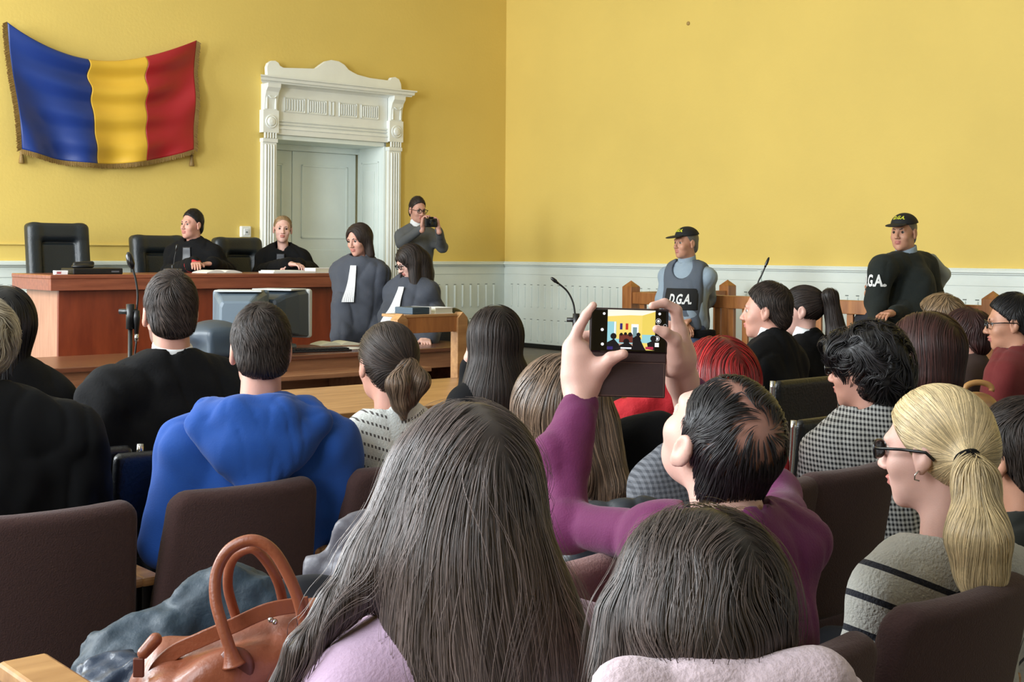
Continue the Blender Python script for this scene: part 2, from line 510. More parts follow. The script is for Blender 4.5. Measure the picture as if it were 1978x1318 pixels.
class Pose: pass
def head_prims(J, female=False, sub=True):
    T = lambda x, y, z: J.C + J.Rh @ (A(x, y, z) * J.s)
    s = J.s; R = J.Rh; jw = 0.92 if female else 1.0
    E = lambda c, r, k=0.02, op='add': Ell(T(*c), A(*r) * s, R, k * s, op)
    K = lambda a, b, ra, rb, k=0.015, op='add': Cap(T(*a), T(*b), ra * s, rb * s, k * s, op)
    pr = [E((0, -.018, .032), (.073, .094, .084)), E((0, .030, -.030), (.060, .058, .082), .03),
          E((0, .034, -.080), (.046 * jw, .046, .034), .03), E((0, .066, -.103), (.020, .016, .015), .02),
          K((-.034, .074, .022), (.034, .074, .022), .011, .011, .02),
          E((-.040, .058, -.030), (.018, .018, .018), .025), E((.040, .058, -.030), (.018, .018, .018), .025)]
    pr += [E((-.030, .094, .004), (.016, .014, .011), .016, 'sub'), E((.030, .094, .004), (.016, .014, .011), .016, 'sub')]
    pr += [K((0, .083, .012), (0, .103, -.028), .007, .010, .012), E((0, .104, -.033), (.012, .011, .009), .008),
           E((-.012, .094, -.036), (.008, .010, .007), .006), E((.012, .094, -.036), (.008, .010, .007), .006),
           E((0, .086, -.058), (.021, .013, .006), .005), E((0, .084, -.069), (.018, .013, .007), .005),
           E((0, .100, -.0635), (.020, .009, .0016), .003, 'sub')]
    for sx in (-1, 1):
        pr += [E((sx * .080, -.010, -.004), (.009, .021, .031), .008), E((sx * .078, -.004, -.030), (.008, .010, .013), .008),
               E((sx * .091, -.004, .002), (.009, .011, .019), .006, 'sub')]
        Rr = rotm(0, 0, 0)
    pr += [Cap(T(0, -.030, -.045), J.N + A(0, 0, -.02), .053 * s * (0.86 if female else 1.02), .058 * s * (0.86 if female else 1.05), .03)]
    pr += [Ell(J.N + J.Rb @ A(0, 0.01, -.085), A(.10, .05, .06) * (J.w if hasattr(J, 'w') else 1), J.Rb, .05)]
    return pr
def torso_prims(J, g=0.0, k=0.05):
    w = J.w
    pr = [Ell(J.chest, A(.162 * w + g, .108 * w + g, .18 + g), J.Rb, k), Ell(J.waist, A(.138 * w * J.belly + g, .105 * w * J.belly + g, .17 + g), J.Rb, k),
          Ell(J.hip, A(.165 * w + g, .12 * w * J.belly + g, .13 + g), J.Rb, k)]
    for S in (J.Ls, J.Rs):
        pr.append(Cap(J.N + A(0, 0, -.03), S + (J.N - S) * .12, .046 + g, .050 * w + g, .06))
        pr.append(Cap(J.N + A(0, 0, .0), J.N + (S - J.N) * .45 + A(0, 0, .0), .040 + g, .050 + g, .05))
    return pr
def sleeve_prims(J, g=0.012, wide=0.0, k=0.035, full=True):
    pr = []
    for S, E_, W_ in ((J.Ls, J.Le, J.Lw), (J.Rs, J.Re, J.Rw)):
        pr.append(Cap(S + (J.N - S) * .10, E_, .046 * J.w + g, .038 * J.w + g + wide * .4, .06))
        W_ = E_ + (np.asarray(W_) - E_) * .94
        pr.append(Cap(E_, W_, .038 * J.w + g + wide * .4, .026 + g + wide, k))
    return pr
def leg_prims(J, g=0.0):
    pr = []
    for s_, Kn, An in ((-1, J.Lk, J.La), (1, J.Rk, J.Ra)):
        h = J.hip + J.Rb @ A(s_ * .085, .02, -.03)
        pr += [Cap(h, Kn, .085 + g, .06 + g, .04), Cap(Kn, An, .058 + g, .04 + g, .02)]
    return pr
def hand_prims(Wp, dv, pn, side=1, s=1.0, curl=0.5, spread=0.0, thumb=0.6):
    dv = np.asarray(dv, float); dv /= np.linalg.norm(dv)
    pn = np.asarray(pn, float); pn = pn - dv * (pn @ dv); pn /= np.linalg.norm(pn)
    lat = np.cross(dv, pn) * side                      # towards the thumb
    R = np.stack([lat, dv, pn], 1)
    pr = [Cap(Wp - dv * .03 * s, Wp + dv * .015 * s, .025 * s, .024 * s, .02),
          Box(Wp + dv * .052 * s, A(.040, .046, .015) * s, R, .014 * s, .02)]
    for i, (o, L) in enumerate(((.030, .9), (.010, 1.0), (-.011, .93), (-.031, .74))):
        p = Wp + dv * .088 * s + lat * o * s
        ang = 0.0; r = .0092 * s
        d0 = dv + lat * (o * spread * 8)
        d0 = d0 / np.linalg.norm(d0)
        for j, ln in enumerate((.040, .026, .021)):
            ang += curl * (0.7 + 0.25 * j) * (1 + 0.08 * i)
            q = p + (d0 * math.cos(ang) + pn * math.sin(ang)) * ln * L * s
            pr.append(Cap(p, q, r, r * .9, .004)); p = q; r *= .9
    t0 = Wp + dv * .022 * s + lat * .032 * s
    d1 = dv * .75 + lat * .65 + pn * .25; d1 /= np.linalg.norm(d1)
    t1 = t0 + d1 * .042 * s
    d2 = dv * .95 + lat * (.35 - .5 * thumb) + pn * .3 * thumb; d2 /= np.linalg.norm(d2)
    t2 = t1 + d2 * .032 * s
    pr += [Cap(t0, t1, .014 * s, .011 * s, .015), Cap(t1, t2, .0108 * s, .0085 * s, .004)]
    return pr

def make_pose(head, d, hy=40, hp=0, hr=0, by=40, sit=True, floor=0.0, s=1.0, w=1.0, belly=1.0, lean=-0.02, sw=0.175,
              neck=0.155, el=None, er=None, wl=None, wr=None, hipz=None, nofs=(0, 0, 0), drop=0.095):
    J = Pose(); J.C = PT(head[0], head[1], d); J.d = d; J.s = s; J.w = w; J.belly = belly
    J.Rh = rotm(hy, hp, hr); J.Rb = rotm(by)
    J.N = J.C + A(0, 0, -neck * s) + J.Rb @ (A(0, -0.035, 0) + A(*nofs))
    J.Ls = J.N + J.Rb @ A(-sw * w, -.005, -drop); J.Rs = J.N + J.Rb @ A(sw * w, -.005, -drop)
    J.chest = J.N + J.Rb @ A(0, -lean * .25, -.20)
    hz = hipz if hipz is not None else floor + (0.56 if sit else 0.95)
    f = J.N[2] - hz
    J.hip = J.N + J.Rb @ A(0, -lean, -f)
    J.waist = (J.chest + J.hip) / 2 + J.Rb @ A(0, .01, 0)
    up = lambda v, dflt: J.Rb @ A(*dflt) if v is None else np.asarray(v, float)
    J.Le = J.Ls + J.Rb @ A(-.05, .05, -.27) if el is None else np.asarray(el)
    J.Re = J.Rs + J.Rb @ A(.05, .05, -.27) if er is None else np.asarray(er)
    J.Lw = J.Le + J.Rb @ A(.10, .22, -.02) if wl is None else np.asarray(wl)
    J.Rw = J.Re + J.Rb @ A(-.10, .22, -.02) if wr is None else np.asarray(wr)
    if sit:
        J.Lk = J.hip + J.Rb @ A(-.12, .42, -.02); J.Rk = J.hip + J.Rb @ A(.12, .42, -.02)
        J.Lk[2] = J.Rk[2] = floor + .50
        J.La = J.Lk + A(0, 0, -.41); J.Ra = J.Rk + A(0, 0, -.41)
    else:
        J.Lk = J.hip + J.Rb @ A(-.10, .02, -.44); J.Rk = J.hip + J.Rb @ A(.10, .02, -.44)
        J.La = J.Lk + J.Rb @ A(-.01, -.02, 0); J.Ra = J.Rk + J.Rb @ A(.01, -.02, 0)
        J.La[2] = J.Ra[2] = floor + .09
    J.floor = floor; J.sit = sit
    J.T = lambda x, y, z: J.C + J.Rh @ (A(x, y, z) * J.s)
    return J

def body(J, root, skin='skin', female=False, hh=0.004, hands=True, hcurl=0.5, stubble=False, face=True, hprims=None, extra=None):
    hp_ = head_prims(J, female)
    V1, Q1 = surfnet(hp_, hh)
    cen = V1[Q1].mean(1); loc = (cen - J.C) @ J.Rh / J.s
    mi = np.zeros(len(Q1), int)
    lp = (np.abs(loc[:, 0]) < .021) & (loc[:, 2] < -.052) & (loc[:, 2] > -.077) & (loc[:, 1] > .083)
    mi[lp] = 1
    if stubble:
        st = (loc[:, 2] < -.04) & (loc[:, 2] > -.125) & (loc[:, 1] > -.01) & ~lp & ~((loc[:, 2] > -.052) & (np.abs(loc[:, 0]) > .05 * 0)) 
        mi[st] = 2
    parts = [(V1, Q1, mi)]
    # trunk, arms and legs in one surface inside the clothes
    tp = torso_prims(J, -.024) + sleeve_prims(J, -.013) + leg_prims(J, -.014)
    for s_, An in ((-1, J.La), (1, J.Ra)):
        tp.append(Cap(An + A(0, 0, -.03), An + J.Rb @ A(0, .15, -.05), .035, .028, .02))
    V2, Q2 = surfnet(tp, 0.016)
    parts.append((V2, Q2, None))
    if hands:
        if hprims is None:
            hprims = []
            for E_, W_, sd in ((J.Le, J.Lw, -1), (J.Re, J.Rw, 1)):
                dv = (W_ - E_) / np.linalg.norm(W_ - E_)
                hprims.append(hand_prims(W_, dv, A(0, 0, -1) + dv * .01, sd, J.s * 0.98, hcurl))
        for hpz in hprims:
            V3, Q3 = surfnet(hpz, max(0.003, 0.75 * hh))
            parts.append((V3, Q3, None))
    V, Q, mi = join_mesh(parts)
    me = mesh_np('body', V, Q, mi=mi, off=np.array(root.location))
    o = link('body', me, [M[skin], M['lips'], M['stubble']], root)
    if face:
        for sx in (-1, 1):
            c = J.T(sx * .030, .0725, .003)
            m = MB(); n = 14
            b = 0
            r = .0112 * J.s
            for i in range(n + 1):
                th = math.pi * i / n
                for k in range(n):
                    ph = 2 * math.pi * k / n
                    q = J.Rh @ A(r * math.sin(th) * math.cos(ph), r * math.cos(th), r * math.sin(th) * math.sin(ph))
                    m.v.append(tuple(c + q - np.array(root.location)))
            for i in range(n):
                for k in range(n):
                    k2 = (k + 1) % n
                    m.f.append([i * n + k, i * n + k2, (i + 1) * n + k2, (i + 1) * n + k]); m.m.append(1 if i < 4 else 0)
            m.build('eye', [M['eyew'], M['iris']], root, smooth=True)
    return o
def brows(J, root, mats):
    for sx in (-1, 1):
        pr = [Cap(J.T(sx * .014, .086, .020), J.T(sx * .030, .084, .025), .0032 * J.s, .0034 * J.s, .004),
              Cap(J.T(sx * .030, .084, .025), J.T(sx * .046, .072, .020), .0034 * J.s, .0022 * J.s, .004)]
        V, Q = surfnet(pr, .002)
        link('eyebrow', mesh_np('eyebrow', V, Q, var=np.full((len(V), 3), .8), off=np.array(root.location)), mats, root)
def shoes(J, root):
    for An in (J.La, J.Ra):
        z = J.floor
        a = A(An[0], An[1], z + .045); b = a + J.Rb @ A(0, .16, -.008)
        blob('shoe', [Cap(a, b, .046, .038, .02), Cap(a, a + A(0, 0, .05), .044, .044, .02), Half(A(0, 0, z + .004), A(0, 0, -1))], .012, M['shoe'], root)
def trousers(J, root, m):
    pr = leg_prims(J, .006) + [Ell(J.hip, A(.165 * J.w + .006, .12 * J.w * J.belly + .006, .11), J.Rb, .04)]
    return blob('trousers', pr, .014, m, root, wavy(.003))
def upper(J, root, name, m, g=.012, wide=0.0, h=.009, amp=.004, neckr=.062, neckz=-.035, seed=0, extra=(), hem=None, belly=0.0, vneck=False, f=14):
    pr = torso_prims(J, g) + sleeve_prims(J, g * .62, wide)
    if hem == 'robe':
        if J.sit:
            for Kn in (J.Lk, J.Rk): pr.append(Cap(J.hip, Kn, .12, .10, .06)); pr.append(Cap(Kn, Kn + A(0, 0, -.28), .10, .11, .06))
        else:
            pr.append(Cap(J.hip + A(0, 0, .1), A(J.hip[0], J.hip[1], J.floor + .42), .17, .235, .08))
            pr.append(Half(A(0, 0, J.floor + .22), A(0, 0, -1)))
    if belly: pr.append(Ell(J.waist + J.Rb @ A(0, .05, -.02), A(.14 + belly, .12 + belly, .15), J.Rb, .06))
    pr += list(extra)
    pr.append(Cap(J.N + A(0, 0, neckz) + J.Rb @ A(0, .01, 0), J.N + A(0, 0, .2) + J.Rb @ A(0, .05, 0), neckr, neckr * 1.3, .008, 'sub'))
    if J.sit and hem is None: pr.append(Half(A(0, 0, J.hip[2] - .09), A(0, 0, -1)))
    if not J.sit and hem is None: pr.append(Half(A(0, 0, J.hip[2] - .07), A(0, 0, -1)))
    # open cuffs at the wrists
    J.gar = pr
    o = blob(name, pr, h, m, root, wavy(amp, f, seed))
    return o
def collar(J, root, name, m, ztop=.062, zbot=.0, tilt=-.25, r=.062, h=.005):
    return blob(name, [Cap(J.N + A(0, 0, zbot), J.N + A(0, 0, ztop) + J.Rb @ A(0, .004, 0), r + .010, r, .01), Half(J.N + A(0, 0, ztop), J.Rb @ A(0, tilt, 1), .004), Half(J.N + A(0, 0, zbot), A(0, 0, -1), .004)], h, m, root)
def cut(J): # hairline plane: keeps what is above and behind it
    return Half(J.T(0, .058, .068), J.Rh @ A(0, 1.0, -.92), .010)
def short_hair(J, root, m, n=2500, ln=7, grow=.0035, w=.0011, up=0.0, seed=1, h=.006, vol=0.0, cutp=None, nape=-.088, whorl=(0.0, -.06, .1), step=.006, top=0.0, vr=(.6, 1.3), dark=.8, wig=.35, keep=None, side=0.0):
    T, R, s = J.T, J.Rh, J.s
    pr = [Ell(T(0, -.020, .036), A(.0765 + vol + side, .0985 + vol, .088 + vol + top) * s, R), Ell(T(0, -.062, -.035), A(.060 + vol, .048 + vol, .055) * s, R, .03)]
    pr.append(cutp or cut(J))
    pr.append(Half(T(0, 0, nape), R @ A(0, .25, -1), .035))
    hairshell('hair', pr, h, m, root, dark)
    W_ = T(*whorl)
    def fld(P, g):
        t = P - W_
        t = t / (np.linalg.norm(t, axis=1, keepdims=True) + 1e-6)
        sw = np.cross(g, t)
        return t + .35 * sw + A(0, 0, up)
    if n: strands('hair_strands', pr, n, ln, fld, m, root, step=step, w=w, iso=(0, .002), grow=grow * .25, seed=seed, vr=vr, wig=wig, h=h, keep=keep)
    return pr
def glasses(J, root, m, lens=None, sx=1.0, r=.0016):
    mm = MB(); off = np.array(root.location)
    T = J.T
    for s_ in (-1, 1):
        c = (s_ * .031, .101, .002)
        pts = []
        for k in range(21):
            a = 2 * math.pi * k / 20
            x = math.copysign(abs(math.cos(a)) ** .6, math.cos(a)) * .024; z = math.copysign(abs(math.sin(a)) ** .6, math.sin(a)) * .017
            pts.append(T(c[0] + x, c[1] - abs(x + s_ * 0) * .1, c[2] + z) - off)
        mm.tube(pts, r * 1.3, 6, caps=False)
        mm.tube([T(s_ * .055, .097, .008) - off, T(s_ * .074, .085, .008) - off, T(s_ * .0835, .03, .008) - off, T(s_ * .087, -.02, .004) - off, T(s_ * .083, -.035, -.012) - off], r * 1.3, 6)
    mm.tube([T(-.008, .102, .004) - off, T(0, .106, .007) - off, T(.008, .102, .004) - off], r * 1.2, 6)
    g = mm.build('glasses', [m], root, smooth=True)
    ln = MB()
    for s_ in (-1, 1):
        ring = []
        for k in range(20):
            a = 2 * math.pi * k / 20
            x = math.copysign(abs(math.cos(a)) ** .6, math.cos(a)) * .023; z = math.copysign(abs(math.sin(a)) ** .6, math.sin(a)) * .016
            ring.append((x, z))
        b = len(ln.v)
        for dy in (.0005, -.0005):
            for x, z in ring: ln.v.append(tuple(T(s_ * .031 + x, .1005 - abs(x) * .1 + dy, .002 + z) - off))
        ln.f.append([b + i for i in range(20)]); ln.m.append(0)
        ln.f.append([b + 20 + i for i in range(20)][::-1]); ln.m.append(0)
        for i in range(20):
            j = (i + 1) % 20
            ln.f.append([b + i, b + j, b + 20 + j, b + 20 + i]); ln.m.append(0)
    l = ln.build('lens', [lens], root)
    l.parent = g
    return g
def glassmat(name, c, alpha=0.8):
    m = bpy.data.materials.new(name); m.use_nodes = True
    b = m.node_tree.nodes['Principled BSDF']
    b.inputs['Base Color'].default_value = c; b.inputs['Roughness'].default_value = 0.03
    b.inputs['Transmission Weight'].default_value = alpha; b.inputs['IOR'].default_value = 1.1
    return m
M['lens'] = glassmat('spectacle_lens', (0.9, 0.93, 0.95, 1), 1.0)
M['sunlens'] = glassmat('tinted_lens', (0.25, 0.27, 0.3, 1), 0.9)
M['frame'] = mat('black_glasses_frame', rgb(18, 18, 20), 0.25)
def root_for(J, label, name='person'):
    return empty(name, (J.hip[0], J.hip[1], J.floor), 0, label, 'person')
def text_mesh(body_, size, extr=.001, bold=True, shear=0.15):
    c = bpy.data.curves.new('lettering', 'FONT'); c.body = body_; c.size = size; c.shear = shear; c.offset = size * .03 if bold else 0
    c.align_x = 'CENTER'; c.align_y = 'CENTER'; c.resolution_u = 3
    o = bpy.data.objects.new('lettering', c); col.objects.link(o)
    dg = bpy.context.evaluated_depsgraph_get()
    me = bpy.data.meshes.new_from_object(o.evaluated_get(dg))
    bpy.data.objects.remove(o); bpy.data.curves.remove(c)
    bm = bmesh.new(); bm.from_mesh(me)
    bmesh.ops.triangulate(bm, faces=bm.faces)
    for _ in range(3):
        ed = [e for e in bm.edges if e.calc_length() > size * .12]
        if not ed: break
        bmesh.ops.subdivide_edges(bm, edges=ed, cuts=1); bmesh.ops.triangulate(bm, faces=bm.faces)
    V = np.array([v.co[:] for v in bm.verts]); Fc = np.array([[v.index for v in f.verts] for f in bm.faces])
    bm.free(); bpy.data.meshes.remove(me)
    return V, Fc
def text_on(prims, txt, size, P0, right, upv, out, m, parent, lift=.004, shear=.15, disp=None, sx=.8):
    V, Fc = text_mesh(txt, size, shear=shear); V[:, 0] *= sx
    right = np.asarray(right, float); right /= np.linalg.norm(right); upv = np.asarray(upv, float); upv /= np.linalg.norm(upv)
    out = np.asarray(out, float); out /= np.linalg.norm(out)
    P = P0 + V[:, :1] * right + V[:, 1:2] * upv + out * .15
    for _ in range(40):
        d = sdf(prims, P) + (disp(P) if disp else 0)
        P = P - out * (np.clip(d - lift, -.02, .02))[:, None]
    E_ = np.max([np.linalg.norm(P[Fc[:, i]] - P[Fc[:, (i + 1) % 3]], axis=1) for i in range(3)], 0)
    Fc = Fc[E_ < size * .35]
    me = mesh_np('lettering', P, Fc, smooth=False, off=np.array(parent.location))
    o = link('lettering', me, m, parent)
    md = o.modifiers.new('thick', 'SOLIDIFY'); md.thickness = .0015
    return o
# ------------------------------------------------------------------ the room (frame: x along the back wall, y towards it, origin in the far corner)
DZ = 0.42                                              # height of the dais
RR = empty('room', CORNER, YAW)                        # only used to read the room's matrix, removed below
bpy.context.view_layer.update()
RMAT = RR.matrix_world.copy(); bpy.data.objects.remove(RR)
def inroom(o): o.matrix_world = RMAT @ Matrix.Translation(o.location); return o
def struct(o): o['kind'] = 'structure'; return inroom(o)
HT = 5.2
O0, O1, OZ = -3.03, -1.67, 2.646                        # the door opening in the back wall
m = MB()
m.box(-11.5, O0, 0, .75, 0, HT); m.box(O1, .4, 0, .75, 0, HT); m.box(O0, O1, 0, .75, OZ, HT)
m.box(O0, O1, .6, .75, 0, OZ)
struct(m.build('wall_back', [M['wall']]))
m = MB(); m.box(0, .4, -22, 0, 0, HT)
struct(m.build('wall_right', [M['wall']]))
m = MB(); m.box(-11.5, .4, -22, .75, -.1, 0)
struct(m.build('floor', [M['floor']]))
m = MB(); m.box(-11.5, .4, -22, .75, HT, HT + .1)
struct(m.build('ceiling', [mat('ceiling_white', rgb(226, 224, 214), .8)]))
m = MB(); m.box(-11.5, -11.4, -.9, 0, 0, HT)
for k, b in enumerate((1.8, 5.6, 9.4)):
    m.box(-11.5, -11.4, -(b + .9), -(b - .9), 0, 1.3); m.box(-11.5, -11.4, -(b + .9), -(b - .9), 4.5, HT)
    m.box(-11.5, -11.4, -(b + 2.9), -(b + .9), 0, HT)
m.box(-11.5, -11.4, -22, -12.3, 0, HT)
struct(m.build('wall_left', [M['wall']]))
# dais of the bench
m = MB(); m.box(-11.3, -.02, -2.5, -.02, 0, DZ - .03); m.box(-11.3, -.02, -2.53, -.02, DZ - .03, DZ)
struct(m.build('trim_1', [M['floor']], bevel=.006))
# wainscot: cap rail, plain frieze, fluted panels, base
def wains(x0, x1, z0, nm, rot):
    m = MB(); t = .03
    m.box(x0, x1, -t, 0, z0, 1.335)
    m.box(x0, x1, -.075, 0, 1.345, 1.372); m.box(x0, x1, -.06, 0, 1.372, 1.382); m.box(x0, x1, -.055, 0, 1.33, 1.345)
    m.box(x0, x1, -.036, -.028, 1.238, 1.332)
    m.box(x0, x1, -.045, 0, z0, z0 + .05)
    o = m.build(nm, [M['wains']], bevel=.004)
    return o
def flutes(x0, x1, z0, nm):
    m = MB(); x = x0 + .12
    while x < x1 - .1:
        for dx in (-.055, .055):
            xx = x + dx
            m.tube([(xx, -.028, .872), (xx, -.034, .882), (xx, -.034, 1.10), (xx, -.028, 1.112)], .012, 8)
            m.tube([(xx, -.028, z0 + .08), (xx, -.034, z0 + .09), (xx, -.034, .715), (xx, -.028, .726)], .012, 8)
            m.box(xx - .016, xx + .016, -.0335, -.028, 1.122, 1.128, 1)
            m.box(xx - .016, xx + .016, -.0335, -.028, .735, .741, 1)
        x += .225
    return m.build(nm, [M['wains'], M['groove']], smooth=False)
for (x0, x1) in ((-11.4, -3.21), (-1.49, 0)):
    struct(wains(x0, x1, DZ, 'trim_2', 0)); struct(flutes(x0, x1, DZ, 'trim_3'))
m = MB()
RW = Matrix.Rotation(-math.pi / 2, 4, 'Z')
def inroomR(o): o['kind'] = 'structure'; o.matrix_world = RMAT @ RW @ Matrix.Translation(o.location); return o
inroomR(wains(0, 22, 0, 'trim_4', 0)); inroomR(flutes(0.1, 3.2, DZ, 'trim_5'))
m = MB(); x = 3.6
while x < 11:
    for dx in (-.055, .055):
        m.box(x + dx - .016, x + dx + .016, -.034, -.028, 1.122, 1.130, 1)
        m.tube([(x + dx, -.028, .50), (x + dx, -.033, .51), (x + dx, -.033, 1.1), (x + dx, -.028, 1.112)], .012, 8)
    x += .225
inroomR(m.build('trim_6', [M['wains'], M['groove']]))
# cover strip of the wainscot joint on the right wall
m = MB(); pb = 3.72
m.box(3.70, 3.74, -.055, 0, .3, 1.37)
inroomR(m.build('trim_7', [M['wains']], bevel=.004))
m = MB(); m.box(0.03, 3.1, -.06, -.03, DZ, DZ + .05)
inroomR(m.build('baseboard_right', [M['black']], bevel=.004))
# thin ledge line in the plaster above the wainscot
m = MB(); m.box(-11.4, -3.42, -.018, 0, 1.52, 1.534)
struct(m.build('trim_8', [M['wall']], bevel=.004))

# ---- door with its carved surround
dr = MB()
dr.box(O0, O1, .55, .6, DZ, OZ)
dob = dr.build('door_1', [M['doorp']]); struct(dob)
def dpart(m, name, mt=None, bevel=.004, parent=dob, smooth=False):
    o = m.build(name, [mt or M['white']], parent, bevel=bevel, smooth=smooth); return o
xm = -2.52
for x0, x1 in ((-2.99, xm - .004), (xm + .004, -1.72)):
    m = MB(); m.box(x0, x1, .505, .55, DZ + .01, 2.54)
    for (a0, a1, z0, z1) in ((x0 + .11, x1 - .11, 1.62, 2.40), (x0 + .11, x1 - .11, .62, 1.22)):
        fr = .02
        for q in ((a0, a0 + fr, z0, z1), (a1 - fr, a1, z0, z1), (a0, a1, z0, z0 + fr), (a0, a1, z1 - fr, z1)):
            m.box(q[0], q[1], .493, .507, q[2], q[3])
    m.box(x0 + .11, x1 - .11, .5, .507, 1.3, 1.5)
    dpart(m, 'door_leaf', M['doorp'])
# reveals with raised panels, soffit
for sx, xx in ((1, O0), (-1, O1)):
    m = MB(); m.box(xx - (.0 if sx > 0 else .03), xx + (.03 if sx > 0 else 0), 0.0, .5, DZ, OZ)
    xi = xx + sx * .03
    for z0, z1 in ((.6, 1.15), (1.3, 2.45)):
        for y0, y1, zz0, zz1 in ((.09, .11, z0, z1), (.39, .41, z0, z1), (.09, .41, z0, z0 + .02), (.09, .41, z1 - .02, z1), (.17, .33, z0 + .1, z1 - .1)):
            m.box(min(xi, xi + sx * .012), max(xi, xi + sx * .012), y0, y1, zz0, zz1)
    dpart(m, 'door_reveal', M['doorp'])
m = MB(); m.box(O0, O1, 0, .5, 2.60, OZ); m.box(O0, O1, .46, .5, 2.54, 2.6)
dpart(m, 'door_soffit', M['doorp'])
for xa, xb in ((-3.19, -3.03), (-1.67, -1.51)):
    xc = (xa + xb) / 2
    m = MB(); m.box(xa, xb, -.05, 0, DZ, 2.60)
    for i in range(4):                                   # reeds of the pilaster
        xr = xc - .045 + i * .03
        m.tube([(xr, -.05, DZ + .3), (xr, -.055, DZ + .32), (xr, -.055, 2.52), (xr, -.05, 2.54)], .011, 8)
    m.box(xa - .005, xb + .005, -.062, 0, DZ, DZ + .25)
    m.box(xa - .006, xb + .006, -.065, 0, 2.56, 2.60)
    for i in range(5): m.box(xa + .012 + i * .03, xa + .028 + i * .03, -.074, -.05, 2.60, 2.66)
    dpart(m, 'pilaster')
    m = MB(); m.box(xa - .01, xb + .01, -.075, 0, 2.655, 2.88)     # block with the round boss
    m.lathe([(.068, 0), (.068, .006), (.058, .012), (.05, .006), (.048, .008), (.035, .022), (.0, .028)], n=24)
    nv = 7 * 24
    for i in range(len(m.v) - nv, len(m.v)):
        x, y, z = m.v[i]; m.v[i] = (xc + x, -.075 - z, 2.765 + y)
    dpart(m, 'boss_block')
    m = MB()                                             # console bracket under the cornice
    prof = [(0, 2.88), (-.07, 2.88), (-.072, 2.93), (-.08, 3.0), (-.10, 3.06), (-.135, 3.10), (-.14, 3.14), (0, 3.14)]
    b0 = len(m.v)
    for xx in (xa + .005, xb - .005):
        for y, z in prof: m.v.append((xx, y, z))
    n = len(prof)
    m.f += [[b0 + i for i in range(n)], [b0 + n + i for i in range(n)][::-1]] + [[b0 + i, b0 + (i + 1) % n, b0 + n + (i + 1) % n, b0 + n + i] for i in range(n)]
    m.m += [0] * (n + 2)
    for dx in (-.05, .05):
        m.box(xc + dx - .008, xc + dx + .008, -.085, -.06, 2.89, 3.02)
    m.tube([(xc - .045, -.098, 3.02), (xc - .02, -.102, 3.0), (xc + .02, -.102, 3.0), (xc + .045, -.098, 3.02)], .008, 6)
    dpart(m, 'console_bracket')
# lintel, carved frieze, cornice
m = MB(); m.box(-3.03, -1.67, -.04, 0, OZ, 2.72); m.box(-3.03, -1.67, -.02, 0, 2.72, 3.13)
for z in (2.725, 2.755, 2.785): m.tube([(-3.02, -.028, z), (-1.68, -.028, z)], .011, 8)
m.box(-3.02, -1.68, -.05, 0, 2.70, 2.712)
dpart(m, 'lintel')
for xc, wd in ((-2.81, .24), (-2.545, .22), (-2.37, .05), (-2.17, .22), (-1.90, .22)):
    m = MB(); z0, z1 = 2.88, 3.03
    for q in ((xc - wd / 2, xc + wd / 2, z0, z0 + .008), (xc - wd / 2, xc + wd / 2, z1 - .008, z1), (xc - wd / 2, xc - wd / 2 + .008, z0, z1), (xc + wd / 2 - .008, xc + wd / 2, z0, z1)):
        m.box(q[0], q[1], -.032, -.02, q[2], q[3])
    if wd > .1:
        for i in range(7): 
            xr = xc - wd / 2 + .028 + i * (wd - .056) / 6
            m.tube([(xr, -.02, z0 + .02), (xr, -.026, z0 + .025), (xr, -.026, z1 - .025), (xr, -.02, z1 - .02)], .008, 6)
    dpart(m, 'frieze_panel', bevel=0)
m = MB()
prof = [(0, 3.12), (-.03, 3.12), (-.05, 3.135), (-.14, 3.14), (-.145, 3.152), (-.165, 3.158), (-.17, 3.185), (-.19, 3.19), (-.192, 3.205), (0, 3.205)]
b0 = len(m.v); n = len(prof)
for xe, k in ((-3.16, -1), (-1.54, 1)):
    for y, z in prof: m.v.append((xe + k * (-y) * .72, y, z))
m.f += [[i for i in range(n)], [n + i for i in range(n)][::-1]] + [[i, (i + 1) % n, n + (i + 1) % n, n + i] for i in range(n)]
m.m += [0] * (n + 2)
dpart(m, 'cornice', bevel=.002)
pts = [(-3.165, 3.2), (-3.17, 3.30), (-3.155, 3.34), (-3.12, 3.365), (-3.075, 3.37), (-3.04, 3.355), (-3.02, 3.325), (-2.98, 3.31), (-2.64, 3.335),
       (-2.60, 3.345), (-2.55, 3.385), (-2.49, 3.425), (-2.42, 3.445), (-2.33, 3.44), (-2.26, 3.41), (-2.21, 3.365), (-2.16, 3.345), (-2.10, 3.325),
       (-1.95, 3.305), (-1.72, 3.30), (-1.69, 3.305), (-1.67, 3.335), (-1.62, 3.345), (-1.57, 3.325), (-1.545, 3.28), (-1.535, 3.2)]
m = MB(); m.prism(pts, -.09, -.04)
dpart(m, 'crest_board', bevel=.004)

# ---- sockets and spot on the walls
def socket(x, z, label, wall='b'):
    m = MB(); m.box(-.055, .055, -.045, 0, -.05, .06)
    o = m.build('wall_socket', [M['white']], bevel=.01)
    m = MB(); m.box(-.028, .028, -.052, -.04, -.028, .035); 
    f = m.build('socket_face', [M['whitecloth']], o, bevel=.006)
    m = MB(); m.lathe([(.010, 0), (.010, .003)], n=10)
    m.v = [(p[0], -.0525 - p[2], p[1]) for p in m.v]
    m.build('socket_hole', [M['groove']], f)
    tag(o, label, 'socket')
    if wall == 'b': o.location = (x, 0, z); inroom(o)
    else: o.location = (x, 0, z); o.matrix_world = RMAT @ RW @ Matrix.Translation(o.location)
    return o
socket(-3.36, 1.665, 'large white socket on the yellow back wall left of the door')
socket(.97, 1.425, 'small white socket above the wainscot on the right-hand yellow wall')
cl = MB(); cl.lathe([(.02, 0), (.02, .008), (.012, .014), (0, .015)], n=16)
